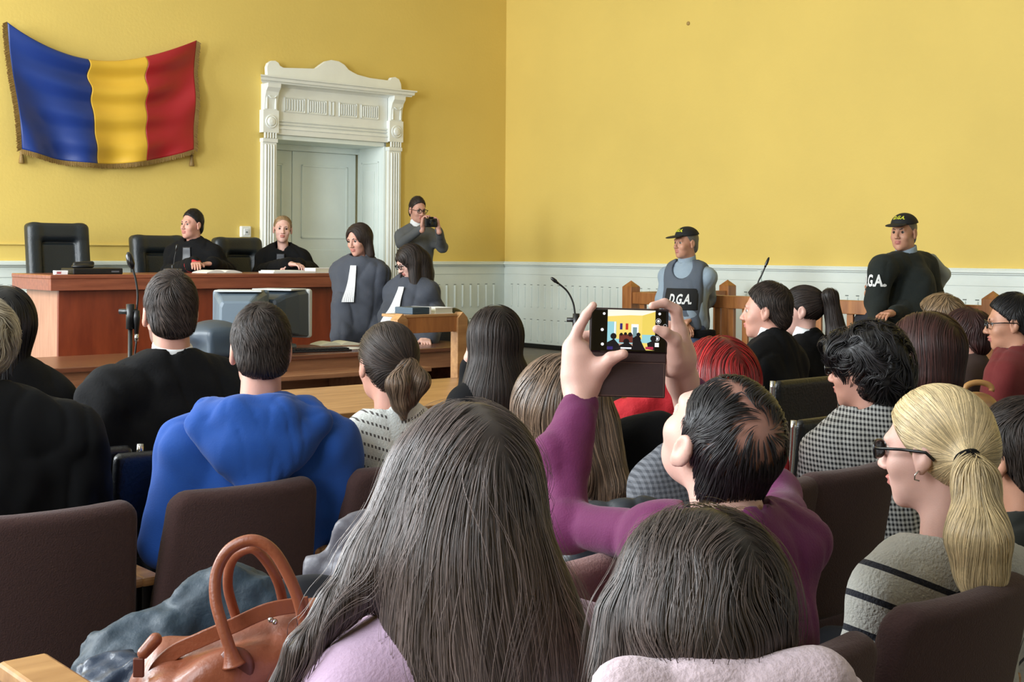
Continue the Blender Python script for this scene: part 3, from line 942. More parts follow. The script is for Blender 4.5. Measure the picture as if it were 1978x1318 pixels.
cl.v = [(p[0], -p[2], p[1]) for p in cl.v]
o = cl.build('blanking_disc', [mat('tarnished_yellow', rgb(170, 140, 80), .5)])
o.location = (2.78, 0, 3.76); o.matrix_world = RMAT @ RW @ Matrix.Translation(o.location)
tag(o, 'tiny round blank disc high on the right-hand yellow wall', 'disc')

# ---- flag on the back wall
flag = empty('wall_flag', RM(4.8, .02, 2.3), YAW, 'blue, yellow and red tricolour hung in a swag on the yellow wall', 'flag')
def fpt(u, v):                                           # u 0..1 across, v 0..1 down; x from the room corner
    xl = -5.70 + (5.70 - 5.57) * v ** 1.0 * 1.0; xr = -3.93 + (-.02) * v
    x = xl + (xr - xl) * u
    zt = 3.436 * (1 - u) + 3.476 * u - 1.05 * u * (1 - u) * (1 - .22 * (u - .5) * 2)
    zb = 2.35 * (1 - u) + 2.44 * u - .52 * u * (1 - u) * (1 - .1 * (u - .5))
    z = zt + (zb - zt) * v
    sag = 4 * u * (1 - u)
    y = -.035 - .040 * sag * (math.sin(v * 24 + .6 * math.sin(u * 5)) * (.8 - .5 * v)) - .026 * math.sin(16 * (u - .5) * (v + .25) + 4 * v) * v - .022 * math.sin(u * 9 + v * 14 * (u - .45)) - .05
    return (x, y, z)
def flag_strip(u0f, u1f, name, mt):
    nu, nv = 40, 70
    V = []; Fq = []
    for i in range(nu + 1):
        for j in range(nv + 1):
            v = j / nv
            a, b = u0f(v), u1f(v)
            V.append(fpt(a + (b - a) * i / nu, v))
    for i in range(nu):
        for j in range(nv):
            a = i * (nv + 1) + j; Fq.append([a, a + nv + 1, a + nv + 2, a + 1])
    V = np.array(V)
    Vw = CORNER + V[:, :1] * UB + V[:, 1:2] * UR + np.concatenate([np.zeros((len(V), 2)), V[:, 2:]], 1)
    R = rotm(math.degrees(YAW)); Vl = (Vw - np.array(flag.location)) @ R
    o = link(name, mesh_np(name, Vl, np.array(Fq)), mt, flag)
    md = o.modifiers.new('cloth', 'SOLIDIFY'); md.thickness = .003; md.offset = 0
    return Vl
s1 = lambda v: .405 + .016 * v + .006 * math.sin(v * 30) * (1 - v); s2 = lambda v: .715 + .005 * math.sin(v * 26) * (1 - v) - .006 * v
flag_strip(lambda v: 0, s1, 'blue_stripe', M['blue'])
flag_strip(s1, s2, 'yellow_stripe', M['yell'])
flag_strip(s2, lambda v: 1, 'red_stripe', M['red'])
# fringe along left, bottom and right
def toflag(p): 
    w_ = CORNER + p[0] * UB + p[1] * UR + A(0, 0, p[2]); return (w_ - np.array(flag.location)) @ rotm(math.degrees(YAW))
m = MB(); rnd = random.Random(4)
edge = [(fpt(0, k / 60), (-1, 0)) for k in range(61)] + [(fpt(k / 110, 1), (0, -1)) for k in range(111)] + [(fpt(1, 1 - k / 60), (1, 0)) for k in range(61)]
for (p, nd), (q, nd2) in zip(edge[:-1], edge[1:]):
    for t in (0, .34, .67):
        b = [p[i] + (q[i] - p[i]) * t for i in range(3)]
        L = .042 * rnd.uniform(.85, 1.1)
        e = (b[0] + nd[0] * L, b[1] + rnd.uniform(-.006, .004), b[2] + nd[1] * L - abs(nd[0]) * .02)
        m.tube([toflag(b), toflag(e)], .004, 4)
o = m.build('fringe', [M['gold']], flag)
for px_, z0, nm in ((-5.55, 2.335, 0), (-3.94, 2.39, 1)):
    m = MB(); c = toflag((px_, -.03, z0))
    m.tube([c + A(0, 0, .06), c + A(0, 0, -.0)], .004, 6)
    m.lathe([(.0, .012), (.014, .004), (.018, -.008), (.013, -.022), (.016, -.03), (.026, -.10), (.022, -.105), (0, -.106)], c=tuple(c), n=14)
    m.build('tassel', [M['gold']], flag, smooth=True)

# ------------------------------------------------------------------ judges' bench
BX0, BX1, BY0, BY1 = -6.116, -3.45, -2.183, -1.40
bench = empty('judges_bench', RM(4.8, 1.8, DZ), YAW, 'long red-brown veneered judges bench on the dais', 'bench')
def lp(x0, x1, y0, y1, z0, z1, m_): return m_.box(x0 + 4.8, x1 + 4.8, y0 + 1.8, y1 + 1.8, z0 - DZ, z1 - DZ)
ZT = 1.30
m = MB(); lp(BX0, BX1, BY0, BY1, ZT - .03, ZT, m); m.build('bench_top', [M['bench2']], bench, bevel=.006)
m = MB(); lp(BX0 + .005, BX1, BY0 + .006, BY0 + .04, ZT - .115, ZT - .03, m); lp(BX0 + .005, BX0 + .04, BY0 + .04, BY1, ZT - .115, ZT - .03, m)
m.build('top_apron', [M['bench2']], bench, bevel=.003)
m = MB(); lp(BX0 + .10, BX1, BY0 + .10, BY0 + .13, DZ, ZT - .11, m)
m.build('front_panel', [M['bench']], bench)
m = MB(); lp(BX0 + .10, BX0 + .13, BY0 + .13, BY1 - .05, DZ, ZT - .11, m)
m.build('side_panel', [wood('window_lit_bench_side', rgb(166, 116, 90), rgb(188, 138, 110), .35, (9, 9, 1), .3, 3)], bench)  # paler than the front panel: window light on this end is in the colour
m = MB(); lp(BX0 + .08, BX1, BY0 + .085, BY0 + .10, DZ, DZ + .07, m)
m.build('plinth', [M['desk2']], bench, bevel=.003)

# executive chairs
def exec_chair(x, y, rz, wdt, hgt, label, grp=None, tilt=8):
    t = empty('executive_chair', RM(-x, -y, DZ), YAW + math.radians(180 + rz), label, 'chair', grp)
    L = math.radians
    def panel(name, prims, mt, h=.012): 
        V, Q = surfnet(prims, h); return link(name, mesh_np(name, V, Q), mt, t)
    Rt = np.array(Matrix.Rotation(L(tilt), 3, 'X'))
    P = lambda a, b, c: A(0, 0, .50) + Rt @ A(a, b, c)
    w2 = wdt / 2; hb = hgt - .50
    pr = [Box(P(0, -.02, hb / 2), A(w2 - .01, .035, hb / 2), Rt, .035, .01), Box(P(-w2 + .06, .03, hb / 2), A(.062, .05, hb / 2 - .01), Rt, .045, .03),
          Box(P(w2 - .06, .03, hb / 2), A(.062, .05, hb / 2 - .01), Rt, .045, .03), Box(P(0, .03, hb - .08), A(w2 - .02, .05, .075), Rt, .045, .03),
          Box(P(0, .005, hb / 2 - .05), A(w2 - .11, .035, hb / 2 - .12), Rt, .03, .01)]
    panel('backrest', pr, M['leather2'])
    panel('seat', [Box(A(0, .22, .46), A(w2 - .03, .24, .06), None, .05, .02)], M['leather'])
    for sx in (-1, 1):
        panel('armrest', [Cap(A(sx * (w2 + .0), .02, .70), A(sx * (w2 + .0), .36, .70), .028, .03), Cap(A(sx * w2, .3, .70), A(sx * w2, .25, .45), .02, .018, .02)], M['leather'])
    m = MB(); m.tube([(0, .2, .1), (0, .2, .42)], .03, 12)
    m.build('gas_lift', [M['black']], t, smooth=True)
    m = MB()
    for k in range(5):
        a = 2 * math.pi * k / 5
        m.tube([(0, .2, .1), (.29 * math.cos(a), .2 + .29 * math.sin(a), .07)], [.026, .018], 8)
        m.lathe([(.0, 0), (.02, .004), (.026, .03), (.02, .055), (0, .06)], c=(.29 * math.cos(a), .2 + .29 * math.sin(a), 0), n=10)
    m.build('star_base', [M['black']], t)
    return t
exec_chair(-5.50, -.80, 2, .53, 1.29, 'empty high-backed black leather chair at the left end of the bench')
exec_chair(-4.58, -.74, 5, .52, 1.20, 'black leather chair behind the man in the black robe at the bench')
exec_chair(-3.80, -.74, 4, .50, 1.19, 'black leather chair behind the blonde woman in the black robe')

def bp(px, b, z=ZT):                                      # a point above the bench at column px
    a = on_back(px, b); return RM(a, b, z)
def open_book(p, rz, w_, d_, label, name='open_book', page='paper', cover='desk2'):
    t = empty(name, p, rz, label, 'book')
    m = MB(); m.box(-w_, w_, -d_, d_, 0, .004); m.build('cover', [M[cover]], t)
    m = MB()
    n = 10
    for sx in (-1, 1):
        prof = [(sx * w_ * k / n * .97, .004 + .026 * math.sin(math.pi * min(1, (k / n) * 1.0)) ** .7 * (1 - .55 * k / n) + .004) for k in range(n + 1)]
        b0 = len(m.v)
        for y in (-d_ * .96, d_ * .96):
            for x, z in prof: m.v.append((x, y, z))
            for x, z in prof: m.v.append((x, y, .004))
        q = n + 1
        for k in range(n):
            m.f += [[b0 + k, b0 + k + 1, b0 + 2 * q + k + 1, b0 + 2 * q + k], [b0 + k, b0 + q + k, b0 + q + k + 1, b0 + k + 1],
                    [b0 + 2 * q + k, b0 + 2 * q + k + 1, b0 + 3 * q + k + 1, b0 + 3 * q + k]]
            m.m += [0, 0, 0]
        m.f.append([b0 + n, b0 + q + n, b0 + 3 * q + n, b0 + 2 * q + n]); m.m.append(0)
    m.build('pages', [M[page]], t, smooth=False)
    return t
open_book(bp(420, 1.95), YAW + .1, .17, .11, 'open book under the hands of the seated man in the black robe')
m = MB(); m.box(-.20, .20, -.12, .12, 0, .016); m.box(-.18, .10, -.10, .12, .016, .024)
o = m.build('paper_stack', [M['paper']], bevel=.002); o.location = bp(555, 2.0); o.rotation_euler.z = YAW
tag(o, 'flat stack of white papers on the bench before the blonde woman', 'papers')
m = MB(); m.box(-.17, .17, -.1, .1, 0, .004); m.box(-.17, .17, -.1, .1, .036, .04); m.box(-.17, -.163, -.1, .1, 0, .04)
o = m.build('thick_book', [M['whitecloth']], bevel=.002); o.location = bp(632, 1.85); o.rotation_euler.z = YAW - .05
m = MB(); m.box(-.163, .165, -.096, .096, .004, .036); m.build('pages', [M['pages']], o)
tag(o, 'closed thick pale book at the right end of the bench', 'book')
m = MB(); m.box(-.045, .045, -.03, .03, 0, .028)
o = m.build('small_box', [mat('white_card', rgb(228, 222, 222), .4)], bevel=.002); o.location = bp(117, 2.02); o.rotation_euler.z = YAW - .1
m = MB(); m.box(-.0455, .0455, -.0305, .0305, .014, .0285)
m.build('lid', [M['whitecloth']], o)
m = MB(); m.box(-.034, -.004, -.0312, -.0300, .006, .016); m.box(-.034, .0, -.0312, -.03, .018, .021)
m.build('print', [M['red']], o)
tag(o, 'small white and red card box on the left end of the bench', 'box')
m = MB(); m.box(-.19, .19, -.12, .12, 0, .045)
o = m.build('recorder', [M['black']], bevel=.006); o.location = bp(178, 1.95); o.rotation_euler.z = YAW
m = MB(); m.box(.10, .16, -.1215, -.119, .014, .026); m.build('display', [mat('grey_display', rgb(90, 90, 96), .2)], o)
m = MB(); m.box(-.17, .06, -.1212, -.119, .012, .03); m.build('disc_slot', [M['frame']], o)
tag(o, 'flat black recorder box on the bench before the empty chair', 'recorder')
o = link('desk_telephone', mesh_np('desk_telephone', *surfnet([Ell(A(0, 0, .012), A(.085, .05, .022)), Cap(A(-.06, 0, .03), A(.07, 0, .035), .016, .018, .01)], .006)), M['black'])
o.location = bp(160, 1.95, ZT + .045); o.rotation_euler.z = YAW; tag(o, 'black handset lying on top of the recorder box', 'handset')
def gooseneck(pts, head, name, label, base=None, r=.005, hr=.012, group=None):
    p0 = np.array(pts[0]); t = empty(name, p0, 0, label, 'microphone', group)
    loc = [np.array(p) - p0 for p in pts]
    m = MB(); m.tube(loc, r, 8); m.build('gooseneck', [M['black']], t, smooth=True)
    d = loc[-1] - loc[-2]; d = d / np.linalg.norm(d)
    m = MB(); e = loc[-1]
    L = head
    m.tube([e - d * L * .15, e, e + d * L * .12, e + d * L * .35, e + d * L * .7, e + d * L * .92, e + d * L], [r * 1.4, r * 1.6, hr * .85, hr, hr, hr * .75, hr * .2], 14)
    m.build('microphone_head', [M['frame']], t, smooth=True)
    if base: base(t)
    return t
def curve(pts, n=8):
    out = []; P = [np.array(p, float) for p in pts]
    for i in range(len(P) - 1):
        p0 = P[max(i - 1, 0)]; p1 = P[i]; p2 = P[i + 1]; p3 = P[min(i + 2, len(P) - 1)]
        for k in range(n):
            t = k / n
            out.append(.5 * ((2 * p1) + (-p0 + p2) * t + (2 * p0 - 5 * p1 + 4 * p2 - p3) * t * t + (-p0 + 3 * p1 - 3 * p2 + p3) * t ** 3))
    out.append(P[-1]); return out
def mic_base(t):
    m = MB(); m.box(-.06, .06, -.05, .05, 0, .022); m.tube([(0, 0, .02), (0, 0, .05)], .012, 10); m.build('base', [M['black']], t, bevel=.006)
q = bp(334, 2.08); dq = q[1]
gooseneck(curve([q + A(0, 0, .02), PT(337, 500, dq), PT(340, 484, dq)]), .05, 'bench_microphone', 'thin black gooseneck microphone on the bench before the seated man', mic_base, .003, .008)

# ------------------------------------------------------------------ clerks' table, monitors, papers
TZ = .82
tb = empty('clerk_table', RM(5.0, 3.8, 0), YAW, 'dark wooden table with monitors in front of the judges bench', 'table')
def tl(x0, x1, y0, y1, z0, z1, m_): return m_.box(x0 + 5.0, x1 + 5.0, y0 + 3.8, y1 + 3.8, z0, z1)
m = MB(); tl(-7.0, -3.72, -4.25, -3.45, TZ - .03, TZ, m); m.build('tabletop', [M['desk']], tb, bevel=.005)
m = MB(); tl(-6.95, -3.80, -4.22, -4.19, TZ - .14, TZ - .03, m); tl(-6.95, -3.80, -3.50, -3.47, .35, TZ - .03, m)
m.build('apron', [M['desk2']], tb, bevel=.003)
m = MB(); tl(-5.6, -4.45, -4.5, -4.19, TZ - .13, TZ - .10, m); m.build('front_ledge', [M['desk2']], tb, bevel=.004)
for x in (-6.93, -4.62, -3.85):
    m = MB(); tl(x, x + .04, -4.18, -3.51, 0, TZ - .03, m); m.build('leg_panel', [M['desk2'] if x == -4.62 else M['desk']], tb, bevel=.003)
def crt(x, y, rz, label, v=0):
    t = empty('crt_monitor', RM(-x, -y, TZ), YAW + math.radians(rz), label, 'monitor', 'tube monitors on the clerks table')
    # the screen looks towards +y, away from the audience
    V, Q = surfnet([Box(A(0, .17, .25), A(.205, .03, .185), None, .02, .01)], .01); link('bezel', mesh_np('bezel', V, Q), M['crt1'] if v else M['crt2'], t)
    m = MB()
    fr = [(-.19, .09, .085), (.19, .09, .085), (.19, .09, .425), (-.19, .09, .425)]
    m2 = [(-.185, .15), (.185, .15), (.185, .0), (-.185, .0)]
    rings = [(.16, .20, .075, .43), (.02, .185, .09, .425), (-.12, .15, .12, .40), (-.2, .12, .15, .365), (-.21, .10, .16, .35)]
    for y_, hw, z0, z1 in rings:
        for x_, z_ in ((-hw, z0), (hw, z0), (hw * .98, z1 - .03), (hw * .85, z1), (-hw * .85, z1), (-hw * .98, z1 - .03)): m.v.append((x_, y_, z_))
    for i in range(len(rings) - 1):
        for k in range(6):
            k2 = (k + 1) % 6; m.f.append([i * 6 + k, i * 6 + k2, i * 6 + 6 + k2, i * 6 + 6 + k]); m.m.append(0)
    m.f.append([24 + k for k in range(6)]); m.m.append(0); m.f.append([k for k in range(6)][::-1]); m.m.append(0)
    m.build('rear_housing', [M['crt2'] if v == 0 else M['crt3']], t, bevel=.012)
    m = MB(); m.box(-.17, .17, -.08, .16, .425, .438)
    m.build('top_cover', [M['crt1']], t, bevel=.005)
    m = MB(); m.box(-.175, .175, .201, .204, .10, .40); m.build('screen', [M['frame']], t)
    m = MB(); m.lathe([(.13, 0), (.125, .02), (.05, .03), (.05, .08)], c=(0, .05, 0), n=24); m.build('swivel_foot', [M['crt2']], t, bevel=.003); t.scale = (.9, .9, .92)
    return t
pc = RM(on_back(455, 3.75), 3.75); 
crt(-on_back(462, 3.72), -3.72, -34, 'blue-grey tube monitor with pale top, left of the two on the table')
crt(-on_back(535, 3.55), -3.55, -60, 'dark blue tube monitor, right of the two on the table', 1)
V, Q = surfnet([Box(A(0, 0, .09), A(.17, .17, .09), None, .03, .02), Ell(A(-.05, 0, .14), A(.17, .17, .09), None, .04)], .012)
o = link('printer', mesh_np('printer', V, Q), M['crt3']); o.location = RM(on_back(428, 4.02), 4.02, TZ); o.rotation_euler.z = YAW
tag(o, 'rounded dark grey printer left of the monitors on the table', 'printer')
# low black box under the left monitor
m = MB(); m.box(-.2, .2, -.15, .15, 0, .10)
def tp(px, b, z=TZ): return RM(on_back(px, b), b, z)
m = MB(); m.box(-.23, .23, -.08, .08, 0, .012); m.box(-.23, .23, .0, .08, .01, .02)
o = m.build('keyboard', [M['black']], bevel=.004); o.location = tp(610, 4.02); o.rotation_euler.z = YAW - .2
m = MB()
for r_ in range(4):
    for c_ in range(14): m.box(-.215 + c_ * .031, -.19 + c_ * .031, -.07 + r_ * .033, -.043 + r_ * .033, .012, .022)
m.build('keys', [M['frame']], o, bevel=.002)
tag(o, 'black keyboard on the clerks table right of the monitors', 'keyboard')
open_book(tp(650, 3.62), YAW - .15, .16, .10, 'open cream-paged book on the dark clerks table', page='pages')
m = MB(); m.box(-.1, .1, -.07, .07, 0, .003)
o = m.build('paper_sheet', [M['paper']]); o.location = tp(672, 3.95); o.rotation_euler.z = YAW + .3
tag(o, 'loose white sheet at the edge of the clerks table', 'paper')

# ------------------------------------------------------------------ the bar: low desk and upright stand
BD = 6.5
P0 = PT(772, 620, BD); P1 = PT(888, 620, BD)
aL = on_back(772, 0)
def line_at(px, P):                                        # point on the line through P along the back wall direction
    u = (px - W / 2) / F; t = (P[0] - u * P[1]) / (-(UB[0] - u * UB[1])); return P + UB * t
base = PT(830, 620, BD); base[2] = 0
st = empty('witness_stand', base, YAW, 'light wooden stand with pointed posts and a book shelf at the bar', 'stand')
def sx_(px): return float((line_at(px, base) - base) @ UB)
xa, xb = sx_(772), sx_(888); zt = zat(604, 830, BD)
for xx, z0 in ((xa, .80), (xb, 0)):
    m = MB(); hw = .032
    m.box(xx - hw, xx + hw, -.03, .03, z0, zt - .03)
    b0 = len(m.v)
    for x, y in ((-hw, -.03), (hw, -.03), (hw, .03), (-hw, .03)): m.v.append((xx + x, y, zt - .03))
    m.v += [(xx, -.03, zt), (xx, .03, zt)]
    m.f += [[b0, b0 + 1, b0 + 4], [b0 + 2, b0 + 3, b0 + 5], [b0 + 1, b0 + 2, b0 + 5, b0 + 4], [b0 + 3, b0, b0 + 4, b0 + 5]]; m.m += [0] * 4
    m.build('post', [M['pine2']], st, bevel=.002)
m = MB(); m.box(xa, xb, -.016, .02, zt - .10, zt - .02); m.build('cross_rail', [M['pine']], st, bevel=.003)
m = MB(); m.box(xa + .02, xb - .03, -.02, .18, zt - .022, zt - .008); m.build('book_shelf', [M['pine2']], st, bevel=.002)
m = MB(); m.box(xa, xb, -.012, .012, .2, .28); m.build('lower_rail', [M['pine']], st, bevel=.003)
p = base + UB * (xa * .42 + xb * .58 - .0) + UR * .08 + A(0, 0, zt - .008)
bk = empty('law_book', p, YAW + .06, 'thick dark blue book lying on the shelf of the wooden stand', 'book')
m = MB(); m.box(-.11, .01, -.07, .07, 0, .035); m.build('cover', [mat('dark_blue_binding', rgb(44, 66, 82), .45)], bk, bevel=.004)
m = MB(); m.box(.0, .012, -.0705, .0705, 0, .0353); m.build('label_band', [M['paper']], bk)
bk2 = empty('small_book', p + UB * .075, YAW - .04, 'small pale book beside the dark blue one on the stand', 'book')
m = MB(); m.box(-.055, .055, -.065, .065, 0, .003); m.box(-.055, .055, -.065, .065, .027, .03); m.build('cover', [M['paper']], bk2)
m = MB(); m.box(-.052, .053, -.062, .062, .003, .027); m.build('pages', [M['pages']], bk2)
bk.location = [float(v) for v in (p - UB * .03)]
m = MB()
zb = zat(736, 870, 6.4)
lo = empty('bar_desk', line_at(740, base) * A(1, 1, 0) - UR * .12, YAW, 'low light-topped wooden bar desk in front of the clerks table', 'desk')
L0, L1 = -0.95, float((line_at(884, base) - line_at(740, base)) @ UB)
m.prism([(0, 0)], 0, 0) if False else None
top = [(-.42, zb - .055), (.10, zb), (.10, zb - .03), (-.42, zb - .085)]
b0 = len(m.v)
for x in (L0, L1):
    for y, z in top: m.v.append((x, y, z))
m.f += [[0, 1, 2, 3], [7, 6, 5, 4], [0, 4, 5, 1], [1, 5, 6, 2], [2, 6, 7, 3], [3, 7, 4, 0]]; m.m += [0] * 6
m.build('desk_top', [M['pine2']], lo, bevel=.003)
m = MB(); m.box(L0, L1, -.40, -.37, 0, zb - .088); m.box(L0, L1, -.42, -.40, zb - .11, zb - .086); m.build('front_panel', [M['bench']], lo, bevel=.003)
for x in (L0, L1 - .03):
    m = MB(); m.box(x, x + .03, -.37, .08, 0, zb - .07); m.build('end_panel', [M['bench']], lo, bevel=.003)

# ------------------------------------------------------------------ the dock: wooden fence by the right wall
def fence(name, label, pts, rail_z, gaps):
    t = empty(name, RM(*pts[0]), YAW, label, 'fence')
    o0 = np.array([-pts[0][0], -pts[0][1]])
    proto = None
    for (a0, b0_), (a1, b1_) in zip(pts[:-1], pts[1:]):
        q0 = A(-a0, -b0_) - o0; q1 = A(-a1, -b1_) - o0; L = np.linalg.norm(q1 - q0); ang = math.atan2(q1[1] - q0[1], q1[0] - q0[0])
        Rz = Matrix.Rotation(ang, 3, 'Z'); tt = (q0[0], q0[1], 0)
        for nm, z0, z1, th in (('top_rail', rail_z - .10, rail_z, .04), ('bottom_rail', .12, .20, .03)):
            m = MB(); m.box(.03, L - .03, -th, th, z0, z1, 0, Rz, tt); m.build(nm, [M['pine']], t, bevel=.004)
        n = int(L / .135)
        for k in range(1, n):
            x = k * L / n
            if proto is None:
                mm = MB(); mm.box(-.027, .027, -.011, .011, .2, rail_z - .10); proto = mm.build('picket', [M['pine']], t, bevel=.002); pk = proto
            else:
                pk = proto.copy(); col.objects.link(pk); pk.parent = t
            v = Rz @ Vector((x, 0, 0)); pk.location = (v.x + tt[0], v.y + tt[1], 0); pk.rotation_euler = (0, 0, ang)
    for (a, b) in pts:
        q = A(-a, -b) - o0; hw = .055; zt_ = rail_z + .055
        m = MB(); m.box(q[0] - hw, q[0] + hw, q[1] - hw, q[1] + hw, 0, zt_ - .01)
        b0 = len(m.v)
        for x, y in ((-hw, -hw), (hw, -hw), (hw, hw), (-hw, hw)): m.v.append((q[0] + x, q[1] + y, zt_ - .01))
        m.v.append((q[0], q[1], zt_ + .045))
        m.f += [[b0, b0 + 1, b0 + 4], [b0 + 1, b0 + 2, b0 + 4], [b0 + 2, b0 + 3, b0 + 4], [b0 + 3, b0, b0 + 4]]; m.m += [0] * 4
        m.build('post', [M['pine']], t, bevel=.003)
    return t
fence('dock_fence', 'orange wooden picket fence of the dock along the right-hand wall', [(.43, 3.66), (1.58, 3.55), (1.60, 6.91), (1.60, 9.6)], 1.15, None)

# ------------------------------------------------------------------ microphones on floor stands
def floor_mic(pts, d, basez, label, hl, hr, clampz, two=True):
    P = [PT(x, y, d) for x, y in pts]
    b = P[0] * A(1, 1, 0)
    t = empty('floor_microphone', b, 0, label, 'microphone')
    top = P[0][2]
    m = MB(); m.tube([(0, 0, .02), (0, 0, top)], .009, 10)
    m.build('pole', [M['black']], t, smooth=True)
    m = MB(); m.lathe([(.13, 0), (.13, .012), (.03, .03), (.012, .05)], n=28); m.build('round_base', [M['black']], t)
    m = MB(); m.tube([(0, 0, top - .07), (0, 0, top + .03)], .017, 10); m.tube([(-.045, 0, top), (.03, 0, top)], .011, 8); m.build('clamp', [M['black']], t, smooth=True)
    g = curve([p - b for p in P[1:]])
    m = MB(); m.tube([p - b for p in P[1:2]] + [g[1]] , .008, 8) if False else None
    m.tube(g, .0045, 8); m.build('gooseneck', [M['black']], t, smooth=True)
    e = g[-1]; dr_ = (g[-1] - g[-2]); dr_ /= np.linalg.norm(dr_)
    m = MB(); m.tube([e - dr_ * .01, e, e + dr_ * hl * .15, e + dr_ * hl * .45, e + dr_ * hl * .8, e + dr_ * hl], [.006, hr * .7, hr, hr, hr * .85, hr * .3], 14)
    m.build('windshield', [M['frame']], t, smooth=True)
    m = MB(); m.tube([g[0] + A(0, 0, -.11), g[0] + A(0, 0, -.03), g[0]], [.007, .014, .012], 10); m.build('handle', [M['black']], t, smooth=True)
    m = MB(); m.tube([g[0] + A(0, 0, -.125), g[0] + A(0, 0, -.095)], .0085, 10); m.build('connector', [M['metal']], t, smooth=True)
    c = curve([g[0] + A(0, 0, -.12), g[0] + A(-.01, .0, -.3), A(.03, 0, .5), A(.02, .05, .1), A(.05, .1, .012)])
    m = MB(); m.tube(c, .004, 6); m.build('cable', [M['black']], t, smooth=True)
    return t
floor_mic([(252, 602), (264, 600), (266, 570), (262, 540), (255, 515)], 5.2, 0, 'black gooseneck microphone on a floor stand before the bench', .06, .015, 0)
floor_mic([(1113, 618), (1111, 610), (1107, 585), (1095, 562), (1075, 545)], 6.2, 0, 'black gooseneck microphone on a stand before the pale wainscot', .035, .009, 0)
floor_mic([(1462, 640), (1462, 600), (1463, 552), (1472, 530), (1479, 513)], 7.2, 0, 'thin microphone rising behind the dark-haired man in profile', .05, .008, 0)
# ------------------------------------------------------------------ auditorium seats
def perp_pt(px, perp):
    u = (px - W / 2) / F
    d = perp / (0.7586 - 0.6515 * u)
    return A(u * d, d, 0)
def seat_at(pos, rz, label, fab='chairfab', group=None, hz=.86, wd=.52, tilt=12, proto=[None]):
    t = empty('auditorium_seat', pos, rz, label, 'seat', group)
    # origin under the middle of the backrest top; x along the row, y to the front
    Rt = np.array(Matrix.Rotation(math.radians(tilt), 3, 'X'))
    hh = .21
    class Panel:
        op = 'add'; k = .01
        lo = A(-wd / 2 - .02, -.06, hz - 2 * hh - .03); hi = A(wd / 2 + .02, .17, hz + .02)
        def d(s, P):
            q = (P - A(0, 0, hz)) @ Rt                       # leaning back
            x = q[..., 0]; y = q[..., 1]; z = q[..., 2] + hh
            y = y - .55 * x * x                              # curved round the sitter
            hw = wd / 2 - .035 - .075 * (z + hh)
            ax = np.abs(x) - (hw - .05); az = np.abs(z) - (hh - .05)
            o = np.sqrt(np.maximum(ax, 0) ** 2 + np.maximum(az, 0) ** 2) + np.minimum(np.maximum(ax, az), 0) - .05
            o = o + .022; ay = np.abs(y) - .006
            return np.sqrt(np.maximum(o, 0) ** 2 + np.maximum(ay, 0) ** 2) + np.minimum(np.maximum(o, ay), 0) - .022
    V, Q = surfnet([Panel()], .009)
    V = V
    link('backrest', mesh_np('backrest', V, Q), M[fab], t)
    V, Q = surfnet([Box(A(0, .32, .44), A(wd / 2 - .05, .22, .045), None, .04, .01)], .014)
    link('seat', mesh_np('seat', V, Q), M[fab], t)
    for sx in (-1, 1):
        m = MB(); x = sx * (wd / 2 + .005)
        m.box(x - .02, x + .02, .1, .16, 0, .62); m.box(x - .025, x + .025, .0, .3, 0, .03)
        m.build('side_frame', [M['black']], t, bevel=.004)
        m = MB(); m.box(x - .028, x + .028, .08, .42, .62, .645)
        m.build('armrest', [M['pine2']], t, bevel=.008)
    return t
def seat_px(px, pytop, perp, label, **kw):
    p = perp_pt(px, perp)
    hz = zat(pytop, px, p[1])
    print('seat', px, perp, 'd', round(p[1], 2), 'top z', round(hz, 3))
    return seat_at(p, YAW, label, hz=hz, **kw)
seat_px(110, 988, 3.03, 'brown fabric seat back at the far left, behind the people in black', tilt=10, wd=.56)
seat_px(487, 938, 3.03, 'brown fabric seat back right behind the person in the blue hoodie', tilt=10, wd=.56)
seat_px(800, 898, 3.03, 'brown fabric seat back behind the woman in the white openwork sweater', wd=.54)
seat_px(1500, 938, 2.02, 'brown fabric seat back just right of the purple sweater shoulder', wd=.54)
seat_px(1655, 905, 2.02, 'brown fabric seat back behind the woman in the houndstooth jacket', wd=.54)
seat_px(1890, 1145, 1.22, 'brown fabric seat back behind the blonde ponytailed woman', wd=.58)
seat_px(1575, 1262, 1.20, 'brown fabric seat back at the bottom right behind the purple sweater', wd=.50)
seat_px(1088, 1094, 1.60, 'worn rose-brown seat back beside the long grey-brown hair', fab='chairfab2', wd=.46)
seat_px(1800, 762, 3.6, 'brown seat back behind the reddish-brown bob, near the tan ring bag', wd=.54)
# corner of the light wooden armrest in the bottom left corner
m = MB(); m.box(-.035, .035, -.25, .25, -.015, .015)
o = m.build('wooden_armrest', [M['pine2']], bevel=.006)
pa = PT(48, 1292, 1.85) - UR * .24; o.location = pa; o.rotation_euler = (0, 0, YAW)
m = MB(); m.box(-.02, .02, -.1, .1, -pa[2], -.015); m.build('support', [M['black']], o)
tag(o, 'light wooden armrest end in the bottom left corner', 'armrest')

